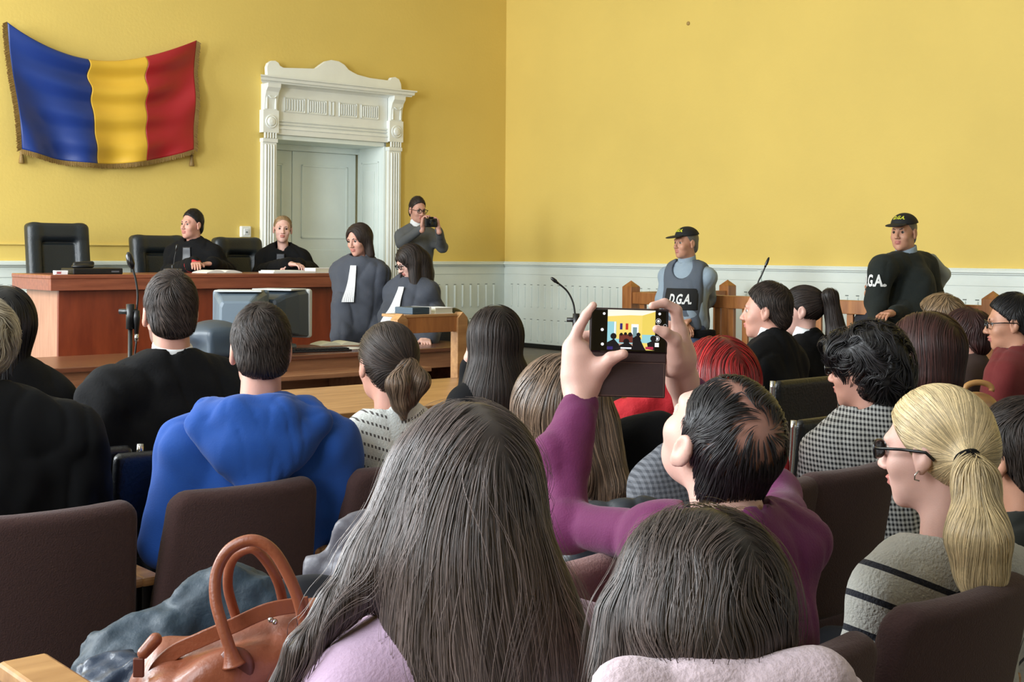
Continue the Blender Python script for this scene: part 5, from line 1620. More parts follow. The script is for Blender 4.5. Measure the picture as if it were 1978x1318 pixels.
# --- woman with greying blonde hair, far left foreground
J = make_pose((-48, 672), 3.35, hy=35, by=35, w=1.05, neck=0.165, sw=.2)
rt = root_for(J, 'person in dark clothes at the left edge with ruffled greying blonde hair')
body(J, rt, 'skin', True, .006, face=False)
hair = [Ell(J.T(0, -.02, .03), A(.090, .108, .100), J.Rh), Half(J.T(0, .066, .058), J.Rh @ A(0, 1, -.7), .012), Half(J.T(0, 0, -.08), J.Rh @ A(0, 0, -1), .02)]
hairshell('hair', hair, .008, HM['greyblonde'], rt, .7, wavy(.008, 40))
strands('hair_strands', hair, 2200, 8, lambda P, g: long_field(J)(P, g) + g * .2, HM['greyblonde'], rt, step=.010, w=.0014, iso=(0, .010), grow=.0015, seed=16, wig=.7, wf=45)
upper(J, rt, 'dark_coat', mat('near_black_wool', rgb(8, 9, 12), .9, spec=.25), g=.05, amp=.010, seed=11, wide=.02, hem='robe', extra=[Cap(J.Rs, J.Re, .11, .12, .05)]); shoes(J, rt)

# --- dark long-haired girl ahead
J = make_pose((955, 655), 5.0, hy=22, by=28, w=.9, neck=0.165, el=None)
J.Lw = J.T(-.09, .03, -.09); J.Le = J.Lw + A(-.02, .06, -.25)
rt = root_for(J, 'person with long dark brown hair and black top leaning the face on a hand')
body(J, rt, 'skin_pale', True, .006, face=False, hprims=[hand_prims(J.Lw, A(.05, .0, 1), A(1, 0, .1), -1, .95, .35)])
hair = [Ell(J.T(0, -.02, .025), A(.094, .108, .104), J.Rh), Cap(J.C + A(0, -.02, 0), J.C + A(.005, -.06, -.20), .094, .108, .05), Cap(J.C + A(.0, -.06, -.20), J.C + A(.0, -.10, -.36), .11, .10, .05), Cap(J.C + A(.09, -.04, -.12), J.C + A(.13, -.06, -.26), .03, .015, .05), Half(J.T(0, .078, 0), J.Rh @ A(0, 1, -.2), .02)]
hairshell('hair', hair, .008, HM['dark'], rt, .5)
strands('hair_strands', hair, 3600, 28, long_field(J), HM['dark'], rt, step=.013, w=.0016, seed=17, vr=(.5, 1.6), wig=.09, wf=16)
upper(J, rt, 'black_top', mat('black_jersey', rgb(12, 12, 15), .9, spec=.25), g=.02, amp=.006, seed=12); trousers(J, rt, M['trouser']); shoes(J, rt)

# --- light brown hair behind the raised hands
J = make_pose((1078, 784), 3.2, hy=20, by=30, w=.95, neck=0.175, hr=6)
rt = root_for(J, 'person with light brown hair and white top, partly behind the raised purple sleeve')
body(J, rt, 'skin_pale', True, .006, face=False)
hair = [Ell(J.T(0, -.02, .022), A(.104, .112, .104), J.Rh), Cap(J.C + A(0, -.03, -.02), J.C + A(.03, -.07, -.14), .105, .085, .05), Cap(J.C + A(.09, -.04, -.05), J.C + A(.125, -.08, -.19), .055, .04, .04), Cap(J.C + A(.125, -.08, -.19), J.C + A(.115, -.08, -.24), .035, .012, .03), Half(J.T(0, .078, 0), J.Rh @ A(0, 1, -.2), .02)]
hairshell('hair', hair, .008, HM['lbrown'], rt, .45, wavy(.006, 35))
strands('hair_strands', hair, 5200, 20, long_field(J), HM['lbrown'], rt, step=.012, w=.0013, iso=(-.001, .008), seed=18, vr=(.4, 1.8), wig=.32, wf=24)
upper(J, rt, 'white_top', mat('off_white_jersey', rgb(196, 198, 198), .9, bump=.2, bscale=120), g=.03, amp=.006, seed=13, neckr=.07); trousers(J, rt, M['trouser']); shoes(J, rt)

# --- red hair
J = make_pose((1382, 742), 3.9, hy=25, by=32, w=.93, neck=0.165)
rt = root_for(J, 'person with bright dyed red hair and a red top')
body(J, rt, 'skin_pale', True, .007, face=False)
hair = [Ell(J.T(0, -.02, .025), A(.112, .116, .118), J.Rh), Cap(J.C + A(0, -.03, 0), J.C + A(0, -.06, -.16), .115, .11, .05), Half(J.T(0, .078, 0), J.Rh @ A(0, 1, -.2), .02)]
hairshell('hair', hair, .008, HM['red'], rt, .5)
strands('hair_strands', hair, 4200, 22, long_field(J), HM['red'], rt, step=.013, w=.0015, seed=19, vr=(.5, 1.9), wig=.10, wf=16)
rd = mat('bright_red_knit', rgb(176, 22, 34), .85, noise=.1, nscale=20, bump=.3, bscale=90)
upper(J, rt, 'red_top', rd, g=.035, amp=.012, seed=14, f=20); trousers(J, rt, M['trouser']); shoes(J, rt)
# --- grey plaid jacket in front of the purple shoulder
def checks(name, c1, c2, sc_, dirs):
    m_ = mat(name, c1, .9, bump=.2, bscale=200, sheen=.2)
    nt = m_.node_tree; b = nt.nodes['Principled BSDF']; tc = nt.nodes.new('ShaderNodeTexCoord')
    outs = []
    for dv in dirs:
        d = nt.nodes.new('ShaderNodeVectorMath'); d.operation = 'DOT_PRODUCT'; nt.links.new(tc.outputs['Object'], d.inputs[0]); d.inputs[1].default_value = tuple(float(v) / sc_ for v in dv)
        f = nt.nodes.new('ShaderNodeMath'); f.operation = 'FRACT'; nt.links.new(d.outputs['Value'], f.inputs[0])
        g = nt.nodes.new('ShaderNodeMath'); g.operation = 'GREATER_THAN'; g.inputs[1].default_value = .5; nt.links.new(f.outputs[0], g.inputs[0]); outs.append(g)
    a = nt.nodes.new('ShaderNodeMath'); a.operation = 'ADD'; nt.links.new(outs[0].outputs[0], a.inputs[0]); nt.links.new(outs[1].outputs[0], a.inputs[1])
    h = nt.nodes.new('ShaderNodeMath'); h.operation = 'MULTIPLY'; h.inputs[1].default_value = .5; nt.links.new(a.outputs[0], h.inputs[0])
    mx = nt.nodes.new('ShaderNodeMix'); mx.data_type = 'RGBA'; nt.links.new(h.outputs[0], mx.inputs[0]); mx.inputs[6].default_value = c1; mx.inputs[7].default_value = c2
    nt.links.new(mx.outputs[2], b.inputs['Base Color']); return m_
# --- black curly hair, houndstooth jacket
J = make_pose((1666, 712), 4.0, hy=52, by=24, hp=-4, w=1.02, neck=0.165)
rt = root_for(J, 'person with short curly black hair and a black and white houndstooth jacket')
body(J, rt, 'skin', True, .005)
hair = [Ell(J.T(0, -.03, .035), A(.102, .114, .104), J.Rh), Ell(J.T(0, -.08, -.035), A(.082, .065, .075), J.Rh, .04), Ell(J.T(-.03, .06, .06), A(.06, .05, .045), J.Rh, .03), Half(J.T(0, .075, .02), J.Rh @ A(0, 1, -.62), .012), Ell(J.T(-.08, .02, -.055), A(.035, .05, .05), J.Rh, .02, 'sub'), Half(J.T(0, 0, -.115), J.Rh @ A(0, .3, -1), .02)]
hairshell('hair', hair, .007, HM['black'], rt, .6, wavy(.010, 42))
strands('hair_strands', hair, 4200, 9, lambda P, g: long_field(J)(P, g) + g * .3, HM['black'], rt, step=.010, w=.0014, iso=(-.002, .016), grow=.0006, seed=20, vr=(.5, 2.2), wig=1.3, wf=44)
upper(J, rt, 'houndstooth_jacket', checks('houndstooth', rgb(206, 206, 204), rgb(28, 28, 32), .015, (J.Rb @ A(1, -1, .15), A(.1, 0, 1))), g=.03, amp=.008, seed=16, neckr=.064); glasses(J, rt, M['frame'], M['sunlens'], r=.002)
trousers(J, rt, M['trouser']); shoes(J, rt)

# --- reddish-brown bob
J = make_pose((1785, 680), 4.7, hy=38, by=40, w=.95, neck=0.165)
rt = root_for(J, 'person with a straight reddish-brown bob and a dotted grey blouse')
body(J, rt, 'skin', True, .007, face=False)
hair = [Ell(J.T(0, -.02, .025), A(.120, .124, .118), J.Rh), Cap(J.C + A(0, -.02, 0), J.C + A(0, -.03, -.08), .125, .125, .05), Half(J.T(0, .08, 0), J.Rh @ A(0, 1, -.2), .02), Half(J.C + A(0, 0, -.17), A(0, 0, -1), .02)]
hairshell('hair', hair, .008, HM['auburn'], rt, .55)
strands('hair_strands', hair, 3600, 20, long_field(J), HM['auburn'], rt, step=.014, w=.0016, seed=21, vr=(.5, 1.7), wig=.09, wf=16)
upper(J, rt, 'dotted_blouse', checks('dotted_grey', rgb(150, 148, 146), rgb(90, 88, 88), .02, (J.Rb @ A(1, .3, 0), A(.1, 0, 1))), g=.035, amp=.008, seed=17); trousers(J, rt, M['trouser']); shoes(J, rt)

# --- dark-haired man at the right edge, behind the ponytail
J = make_pose((1965, 885), 2.95, hy=35, by=40, w=1.0, neck=0.155)
rt = root_for(J, 'person with short dark hair at the right edge, behind the blonde ponytail')
body(J, rt, 'skin_tan', False, .006, face=False)
short_hair(J, rt, HM['brown'], 3600, 7, step=.007, w=.0012, vol=.010, top=.006, seed=22, vr=(.4, 1.3), dark=.5)
upper(J, rt, 'dark_green_jacket', mat('blackish_green_cloth', rgb(30, 34, 30), .9, sheen=.1), g=.03, amp=.008, seed=18); trousers(J, rt, M['trouser']); shoes(J, rt)

# --- young man in profile, black robe
J = make_pose((1478, 602), 5.9, hy=72, by=48, hp=0, w=1.0, neck=0.155)
rt = root_for(J, 'person in profile in a black robe, short dark hair and stubble')
body(J, rt, 'skin', False, .0045, face=True, stubble=False)
short_hair(J, rt, HM['brown'], 2600, 6, step=.008, w=.0014, vol=.007, top=.008, seed=23, vr=(.5, 1.6), dark=.6); brows(J, rt, HM['brown'])
upper(J, rt, 'black_robe', M['blackcloth'], g=.035, amp=.010, seed=19, wide=.04, hem='robe'); shoes(J, rt)
collar(J, rt, 'white_collar', M['whitecloth'], ztop=.082)
# --- young woman with ponytail beside him
J = make_pose((1546, 600), 6.5, hy=76, by=50, w=.92, neck=0.165)
rt = root_for(J, 'person in black with a long dark ponytail beside the man in profile')
body(J, rt, 'skin_pale', True, .0045)
hair = [Ell(J.T(0, -.02, .033), A(.082, .106, .093), J.Rh), Half(J.T(0, .066, .058), J.Rh @ A(0, 1, -.85), .012), Half(J.T(0, 0, -.085), J.Rh @ A(0, .3, -1), .015)]
hairshell('hair', hair, .006, HM['dark'], rt, .7)
tie = J.T(.0, -.125, .065)
strands('hair_strands', hair, 1800, 12, lambda P, g: (tie - P) / (np.linalg.norm(tie - P, axis=1, keepdims=True) + 1e-6), HM['dark'], rt, step=.012, w=.0018, iso=(-.001, .003), seed=24, wig=.1)
pony = [Cap(tie - (tie - J.C) * .1, tie + A(.01, -.03, .01), .02, .028, .02), Cap(tie + A(.01, -.03, .01), tie + A(.05, -.04, -.20), .034, .046, .04), Cap(tie + A(.05, -.04, -.20), tie + A(.06, -.03, -.36), .044, .018, .04)]
hairshell('ponytail', pony, .007, HM['dark'], rt, .6)
strands('ponytail_strands', pony, 1600, 24, lambda P, g: A(.15, 0, -1.0) + 0 * P, HM['dark'], rt, step=.012, w=.0018, seed=25, wig=.1)
upper(J, rt, 'black_robe', M['blackcloth'], g=.035, amp=.008, seed=20, wide=.04, hem='robe'); shoes(J, rt)
collar(J, rt, 'white_collar', M['whitecloth'], ztop=.082)
# --- brown-haired people by the fence
J = make_pose((1812, 622), 6.6, hy=55, by=50, w=.9, neck=0.155)
rt = root_for(J, 'person with light brown hair between the standing guard and the fence')
body(J, rt, 'skin', True, .007, face=False)
short_hair(J, rt, HM['dkblonde'], 1200, 8, step=.010, w=.002, vol=.022, seed=26, dark=.5)
upper(J, rt, 'white_top', M['whitecloth'], g=.025, seed=21, neckr=.062); trousers(J, rt, M['trouser']); shoes(J, rt)
J = make_pose((1862, 650), 6.2, hy=55, by=50, w=.9, neck=0.135)
rt = root_for(J, 'person with dark brown hair low behind the reddish-brown bob')
body(J, rt, 'skin', True, .007, face=False)
short_hair(J, rt, HM['auburn'], 1200, 8, step=.010, w=.002, vol=.014, seed=27, dark=.7)
upper(J, rt, 'brown_top', mat('dark_brown_knit', rgb(60, 44, 38), .9), g=.025, seed=22); trousers(J, rt, M['trouser']); shoes(J, rt)
# --- red shirt, glasses, right edge
J = make_pose((1950, 625), 5.8, hy=76, by=48, hp=-4, w=1.02, neck=0.145)
rt = root_for(J, 'person in a dark red shirt with glasses and short black hair at the right edge')
body(J, rt, 'skin_tan', False, .0045)
short_hair(J, rt, HM['black'], 2600, 7, step=.008, w=.0014, vol=.008, top=.006, seed=28, dark=.9); brows(J, rt, HM['black'])
glasses(J, rt, M['frame'], M['lens'], r=.002)
upper(J, rt, 'red_shirt', mat('dark_red_jersey', rgb(104, 26, 26), .85, bump=.15, bscale=200, sheen=.2), g=.03, amp=.008, seed=23, neckr=.066, neckz=-.01); trousers(J, rt, M['trouser']); shoes(J, rt)
# --- grey-haired man in the dock, behind the right guard
J = make_pose((1694, 560), 9.3, hy=120, by=120, w=1.0, neck=0.155)
rt = root_for(J, 'person with short grey hair half hidden behind the guard in dark green')
body(J, rt, 'skin_tan', False, .006)
short_hair(J, rt, HM['grey'], 700, 5, step=.009, w=.002, seed=29)
upper(J, rt, 'dark_jacket', M['trouser'], g=.02, seed=24); trousers(J, rt, M['trouser']); shoes(J, rt)

# ------------------------------------------------------------------ standing and sitting at the front
# --- guard with the grey vest
def cap_on(J, root, txt=True):
    T, R = J.T, J.Rh
    pr = [Ell(T(0, -.018, .052), A(.087, .106, .082), R, .01), Half(T(0, .09, .048), R @ A(0, -.12, -1), .004)]
    c = blob('baseball_cap', pr, .005, M['capm'], root)
    pr2 = [Ell(T(0, .112, .050), A(.068, .075, .008), rotm(0, 0, 0) @ R @ rotm(0, -10, 0), .01)]
    V, Q = surfnet(pr2, .004); k = link('cap_peak', mesh_np('cap_peak', V, Q, off=np.array(root.location)), M['capm'], root)
    t = text_on(pr, 'D.G.A.', .036, T(0, .04, .092), R @ A(-1, 0, 0), R @ A(0, -.35, 1), R @ A(0, 1, .25), M['capy'], root, lift=.0025)
    return c
M['capm'] = mat('black_cap_cloth', rgb(18, 19, 21), .8); M['capy'] = mat('yellow_embroidery', rgb(206, 206, 60), .7)
M['lett'] = mat('white_lettering', rgb(222, 222, 220), .6); M['bluegrey'] = mat('light_blue_grey_shirt', rgb(142, 158, 172), .85, bump=.15, bscale=150, noise=.04)
J = make_pose((1324, 470), 10.25, hy=122, by=148, sit=False, w=1.04, belly=1.12, neck=.180, sw=.185, hipz=.93,
              el=PT(1292, 588, 10.3), er=PT(1370, 590, 10.55), wl=PT(1318, 618, 10.15), wr=PT(1330, 612, 10.2))
J.Le, J.Re = PT(1372, 580, 10.45), PT(1278, 578, 10.35); J.Lw, J.Rw = PT(1330, 616, 10.12), PT(1318, 622, 10.1)
rt = root_for(J, 'standing person in black cap and grey lettered vest over a light shirt')
body(J, rt, 'skin_tan', False, .005)
cap_on(J, rt); short_hair(J, rt, HM['grey'], 0, cutp=Half(J.T(0, .02, .02), J.Rh @ A(0, 1, -.5), .01))
upper(J, rt, 'shirt', M['bluegrey'], g=.016, amp=.006, seed=25, belly=.02, neckz=.0, neckr=.056)
vx = J.Rb @ A(1, 0, 0)
vp = torso_prims(J, .036) + [Ell(J.waist + J.Rb @ A(0, .05, .0), A(.155, .135, .16), J.Rb, .06), Half(R_(J, .168, 0, 0), vx, .02), Half(R_(J, -.168, 0, 0), -vx, .02),
     Cap(R_(J, 0, .0, .0), R_(J, 0, .22, -.02), .078, .095, .01, 'sub'), Cap(R_(J, 0, -.0, -.02), R_(J, 0, .0, .3), .082, .1, .01, 'sub'), Half(A(0, 0, J.N[2] - .50), A(0, 0, -1))]
blob('grey_vest', vp, .008, mat('grey_vest_cloth', rgb(84, 92, 104), .8, bump=.1, bscale=120), rt, wavy(.003))
pc = R_(J, 0, .18, -.24); out = J.Rb @ A(0, 1, 0)
class Patch:
    op = 'and'; k = .004; lo = None
    def __init__(s, c, hx, hz, R): s.c = c; s.hx = hx; s.hz = hz; s.R = R
    def d(s, P):
        q = (P - s.c) @ s.R
        return np.maximum(np.maximum(np.abs(q[..., 0]) - s.hx, np.abs(q[..., 2]) - s.hz), -q[..., 1] - .06)
shellp = [type(p)(**{}) if False else p for p in vp]
import copy
vp2 = []
for p in vp:
    q = copy.copy(p)
    if q.op == 'add':
        if hasattr(q, 'ra'): q.ra += .006; q.rb += .006
        else: q.r = q.r + .006
        q.lo = q.lo - .006; q.hi = q.hi + .006
    vp2.append(q)
pa_ = vp2 + [Patch(R_(J, -.02, .18, -.26), .135, .085, J.Rb)]
blob('name_panel', pa_, .006, M['capm'], rt)
text_on(vp2, 'D.G.A.', .105, R_(J, -.030, .18, -.262), J.Rb @ A(-1, 0, 0), A(0, 0, 1), out, M['lett'], rt, lift=.004, sx=.62)
blob('vest_belt', [Cap(R_(J, -.12, .03, -.53), R_(J, .12, .03, -.53), .13, .13, .05), Half(A(0, 0, J.N[2] - .50), A(0, 0, 1)), Half(A(0, 0, J.N[2] - .56), A(0, 0, -1))], .01, M['blackcloth'], rt)
jeans = mat('blue_denim', rgb(62, 76, 104), .85, noise=.1, nscale=60)
trousers(J, rt, jeans); shoes(J, rt)
collar(J, rt, 'shirt_collar', M['bluegrey'], tilt=.35, ztop=.085, r=.068)
# --- guard in dark green
J = make_pose((1745, 450), 8.6, hy=138, by=128, sit=False, w=1.16, belly=1.15, neck=.178, sw=.19, hipz=.93)
J.Le, J.Re = PT(1806, 588, 8.75), PT(1693, 585, 8.45); J.Lw, J.Rw = PT(1722, 605, 8.3), PT(1690, 622, 8.35)
J.Rs = PT(1700, 522, 8.45); J.Ls = PT(1786, 515, 8.75)
rt = root_for(J, 'standing heavy-set person in black cap and dark green lettered pullover')
body(J, rt, 'skin_tan', False, .005, hcurl=.3)
cap_on(J, rt); short_hair(J, rt, HM['grey'], 0, vol=-.001, cutp=Half(J.T(0, .03, .02), J.Rh @ A(0, 1, -.5), .01)); brows(J, rt, HM['brown'])
dg = mat('very_dark_green_knit', rgb(20, 27, 24), .9, bump=.2, bscale=150, sheen=.1)
o = upper(J, rt, 'pullover', dg, g=.030, amp=.006, seed=26, belly=.05, neckz=-.01, neckr=.062, extra=[Cap(J.Ls, J.Le, .072, .068, .05), Cap(J.Rs, J.Re, .066, .062, .05)])
vd = J.Rb @ A(.1, 1, 0); vd = vd / np.linalg.norm(vd)
tp_ = torso_prims(J, .034)[:3] + [Ell(J.waist + J.Rb @ A(0, .05, -.02), A(.195, .175, .155), J.Rb, .06)]
text_on(J.gar, 'D.G.A.', .105, PT(1716, 543, 8.50), np.cross(A(0, 0, 1), vd), A(0, 0, 1), vd, M['lett'], rt, lift=.006, sx=.56)
collar(J, rt, 'shirt_collar', M['bluegrey'], tilt=.35, ztop=.085, r=.068)
vb = [Cap(PT(1800, 500, 8.8), PT(1822, 530, 8.9), .035, .045, .03), Cap(PT(1822, 530, 8.9), PT(1812, 565, 8.9), .045, .02, .03)]
blob('vest_back', vb, .008, mat('pale_vest_lining', rgb(150, 156, 150), .8), rt)
trousers(J, rt, M['trouser']); shoes(J, rt)

# --- person photographing by the door
J = make_pose((807, 406), 13.0, hy=212, by=205, hp=-10, sit=False, floor=DZ, w=.98, neck=.178, hipz=DZ + .85)
J.Re, J.Le = PT(775, 470, 12.9), PT(855, 478, 12.95); J.Rw, J.Lw = PT(816, 440, 12.62), PT(847, 443, 12.62)
rt = root_for(J, 'standing person in a grey suit and glasses photographing beside the white door')
h1 = hand_prims(J.Rw, A(.15, .1, 1), A(1, -.4, 0), 1, 1.0, .8); h2 = hand_prims(J.Lw, A(-.2, .1, 1), A(-1, -.4, 0), -1, 1.0, .8)
body(J, rt, 'skin', False, .005, hprims=[h1, h2])
short_hair(J, rt, HM['brown'], 900, 6, step=.009, w=.002, seed=30, top=.016, dark=1.3, cutp=Half(J.T(0, .055, .078), J.Rh @ A(0, 1, -.8), .008)); brows(J, rt, HM['brown']); glasses(J, rt, M['frame'], M['lens'], r=.002)
upper(J, rt, 'suit_jacket', mat('mid_grey_suiting', rgb(88, 90, 92), .85, bump=.1, bscale=150), g=.022, amp=.004, seed=27, neckr=.062, neckz=-.06); trousers(J, rt, mat('grey_trousers', rgb(70, 72, 76), .85)); shoes(J, rt)
collar(J, rt, 'white_collar', M['whitecloth'], ztop=.082)
cm = empty('camera_body', PT(832, 430, 12.58), math.radians(25), 'black camera held by the suited person beside the door', 'camera')
m = MB(); m.box(-.062, .062, -.02, .02, -.045, .04); m.box(-.02, .025, -.02, .02, .04, .055); m.build('body', [M['black']], cm, bevel=.008)
m = MB(); m.lathe([(.034, 0), (.036, .02), (.033, .055), (.026, .056), (0, .05)], n=20); m.v = [(p[0], -.02 - p[2], p[1]) for p in m.v]; m.build('lens_barrel', [M['frame']], cm, bevel=0)

# --- judge, dark-haired man
M['satin'] = mat('dark_satin_band', rgb(34, 35, 42), .4)
def pq(px_, py, b):                                       # point over the bench at column px, b metres from the back wall
    a = on_back(px_, b); d = RM(a, b)[1]; return PT(px_, py, d)
d1 = RM(on_back(370, 1.18), 1.18)[1]
J = make_pose((370, 434), d1, hy=148, by=165, w=1.05, neck=.172, floor=DZ, sw=.20, lean=.12, hr=-3)
J.Le, J.Re = PT(440, 526, d1 + .05), PT(326, 528, d1 - .05); J.Lw, J.Rw = pq(408, 519, 1.62), pq(378, 520, 1.68)
J.Lw[2] = J.Rw[2] = ZT + .075
rt = root_for(J, 'seated person with dark hair in a black robe with red cuff at the bench')
h1 = hand_prims(J.Rw, J.Rb @ A(-.6, 1, -.1), A(0, 0, -1), 1, 1.0, .25); h2 = hand_prims(J.Lw, J.Rb @ A(.7, 1, -.1), A(0, 0, -1), -1, 1.0, .25)
body(J, rt, 'skin', False, .0045, hprims=[h1, h2]); brows(J, rt, HM['black'])
short_hair(J, rt, HM['black'], 1300, 5, step=.009, w=.0018, seed=31, top=.014, dark=1.2, cutp=Half(J.T(0, .055, .074), J.Rh @ A(0, 1, -.85), .008))
upper(J, rt, 'black_robe', M['blackcloth'], g=.035, amp=.008, seed=28, wide=.022, hem='robe', neckr=.056, neckz=-.01)
blob('red_cuff', [Cap(J.Rw + (J.Re - J.Rw) * .02, J.Rw + (J.Re - J.Rw) * .13, .052, .065, .01)], .007, mat('red_cuff_cloth', rgb(172, 22, 30), .7), rt)
def front_band(J, root, m_, w0, w1, z0, z1, name, lift=.004, pleats=0, h=.006):
    n = 24; V = []; Fq = []; kx = 12
    for i in range(n + 1):
        t = i / n; z = z0 + (z1 - z0) * t; w_ = w0 + (w1 - w0) * t
        for k in range(kx + 1):
            V.append(J.N + J.Rb @ A(-w_ + 2 * w_ * k / kx, .30, z))
    V = np.array(V); o_ = J.Rb @ A(0, 1, 0); gp = torso_prims(J, .035) if 'satin' in name else J.gar
    for _ in range(60):
        dd = sdf(gp, V); V = V - o_ * np.clip(dd - lift, -.02, .02)[:, None]
    if pleats:
        kk = np.tile(np.arange(kx + 1), n + 1); V = V + o_ * (np.where(kk % 2 == 0, .006, -.001) * np.linspace(0, 1, n + 1).repeat(kx + 1))[:, None]
    for i in range(n):
        for k in range(kx):
            a = i * (kx + 1) + k; Fq.append([a, a + 1, a + kx + 2, a + kx + 1])
    o = link(name, mesh_np(name, V, np.array(Fq), smooth=not pleats, off=np.array(root.location)), m_, root)
    md = o.modifiers.new('thick', 'SOLIDIFY'); md.thickness = .004; md.offset = 1
    return o
front_band(J, rt, M['satin'], .035, .05, -.02, -.36, 'satin_band', .012)
shoes(J, rt)
# --- judge, blonde
d1 = RM(on_back(546, 1.18), 1.18)[1]
J = make_pose((546, 443), d1, hy=192, by=178, w=.98, neck=.180, floor=DZ, sw=.19, lean=.10, hr=-3)
J.Le, J.Re = PT(602, 524, d1 + .08), PT(502, 526, d1 - .02); J.Lw, J.Rw = pq(574, 519, 1.62), pq(560, 520, 1.62)
J.Lw[2] = J.Rw[2] = ZT + .06; J.Rw[2] += .01
rt = root_for(J, 'seated blonde person in a black robe with folded hands at the bench')
h1 = hand_prims(J.Rw, J.Rb @ A(-1, .5, -.05), A(0, 0, -1), 1, .95, .4); h2 = hand_prims(J.Lw, J.Rb @ A(1, .5, -.05), A(0, 0, -1), -1, .95, .4)
body(J, rt, 'skin_pale', True, .0045, hprims=[h1, h2]); brows(J, rt, HM['dkblonde'])
hair = [Ell(J.T(0, -.02, .034), A(.080, .100, .088), J.Rh), Half(J.T(0, .055, .076), J.Rh @ A(0, 1, -.75), .010), Half(J.T(0, 0, -.05), J.Rh @ A(0, 0, -1), .02), Ell(J.T(0, -.10, -.06), A(.04, .035, .06), J.Rh, .03)]
hairshell('hair', hair, .006, HM['dkblonde'], rt, 1.0); tie = J.T(0, -.13, -.03)
strands('hair_strands', hair, 1200, 10, lambda P, g: (tie - P), HM['dkblonde'], rt, step=.012, w=.002, iso=(-.001, .003), seed=32, wig=.1, vr=(.8, 1.6))
upper(J, rt, 'black_robe', M['blackcloth'], g=.035, amp=.008, seed=29, wide=.02, hem='robe', neckr=.060, neckz=-.03)
front_band(J, rt, M['satin'], .035, .05, -.04, -.36, 'satin_band', .012)
V, Q = surfnet([Ell(A(0, 0, 0), A(.022, .006, .028))], .004)
bd = R_(J, -.11, .15, -.17); o_ = J.Rb @ A(0, 1, 0); bd = bd + o_ * .1
for _ in range(50): bd = bd - o_ * float(np.clip(sdf(J.gar, bd[None])[0] - .004, -.02, .02))
o = link('badge', mesh_np('badge', V + bd, Q, off=np.array(rt.location)), mat('silver_badge', rgb(150, 146, 130), .4, .6), rt)
shoes(J, rt)
m = MB(); c = J.Lw + (J.Le - J.Lw) * .08 - np.array(rt.location)

# --- lawyers in grey robes with white bands
J = make_pose((692, 463), 10.1, hy=148, hp=-14, by=165, sit=False, w=.98, neck=.172, sw=.18, hipz=.95, hr=3)
J.Le, J.Re = PT(742, 588, 10.15), PT(662, 590, 10.0); J.Lw, J.Rw = PT(738, 650, 10.0), PT(664, 650, 9.95)
rt = root_for(J, 'standing person with shoulder-length brown hair in a grey robe and white pleated band')
body(J, rt, 'skin', True, .0045); brows(J, rt, HM['dark'])
hair = [Ell(J.T(0, -.02, .028), A(.092, .112, .100), J.Rh), Cap(J.T(-.06, -.03, 0), J.T(-.075, -.02, -.13), .04, .032, .03), Cap(J.T(.06, -.03, 0), J.T(.068, -.0, -.12), .036, .022, .03), Cap(J.T(0, -.07, 0), J.T(0, -.08, -.14), .06, .05, .04),
        Ell(J.T(.0, .10, -.015), A(.060, .085, .098), J.Rh, .012, 'sub')]
hairshell('hair', hair, .006, HM['brown'], rt, .9)
strands('hair_strands', hair, 2200, 18, long_field(J, .01), HM['brown'], rt, step=.012, w=.0018, iso=(-.001, .003), seed=33, wig=.08, vr=(.7, 1.5))
upper(J, rt, 'grey_robe', M['robegrey'], g=.04, amp=.010, seed=30, wide=.055, hem='robe', neckr=.056, neckz=-.01, f=10)
front_band(J, rt, M['whitecloth'], .024, .042, -.03, -.31, 'white_pleated_band', .014, pleats=1)
trousers(J, rt, M['trouser']); shoes(J, rt)
J = make_pose((790, 505), 9.95, hy=118, hp=-30, by=150, sit=False, w=.96, neck=0.155, sw=.18, hipz=.90)
J.Le, J.Re = PT(840, 600, 9.95), PT(752, 610, 9.9); J.Lw, J.Rw = PT(822, 655, 9.4), PT(760, 650, 9.7)
rt = root_for(J, 'standing person with long dark hair and glasses looking down, in a grey robe')
h2 = hand_prims(J.Lw + A(0, -.02, 0), A(.12, -1, -.25), A(0, -.2, -1), -1, .95, .35, .3)
body(J, rt, 'skin_pale', True, .0045, hprims=[h2]); brows(J, rt, HM['black']); glasses(J, rt, M['frame'], M['lens'], r=.0022)
hair = [Ell(J.T(0, -.022, .030), A(.092, .112, .100), J.Rh), Cap(J.C + J.Rb @ A(-.05, -.08, -.0), J.C + J.Rb @ A(-.09, -.09, -.36), .085, .075, .05), Cap(J.T(-.06, 0, -.02), J.T(-.06, .0, -.05) + A(.02, -.03, -.36), .04, .035, .04), Cap(J.T(.05, .03, 0), J.T(.05, .03, -.04) + A(-.02, -.02, -.36), .028, .03, .03),
        Ell(J.T(0, .105, -.03), A(.060, .085, .085), J.Rh, .015, 'sub')]
hairshell('hair', hair, .006, HM['dark'], rt, .8)
strands('hair_strands', hair, 3000, 28, long_field(J, .01), HM['dark'], rt, step=.014, w=.0018, iso=(-.001, .004), seed=34, wig=.08, vr=(.6, 1.5))
upper(J, rt, 'grey_robe', M['robegrey'], g=.04, amp=.010, seed=31, wide=.05, hem='robe', neckr=.056, neckz=-.01, f=10)
front_band(J, rt, M['whitecloth'], .024, .048, -.04, -.31, 'white_pleated_band', .014, pleats=1)
trousers(J, rt, M['trouser']); shoes(J, rt)
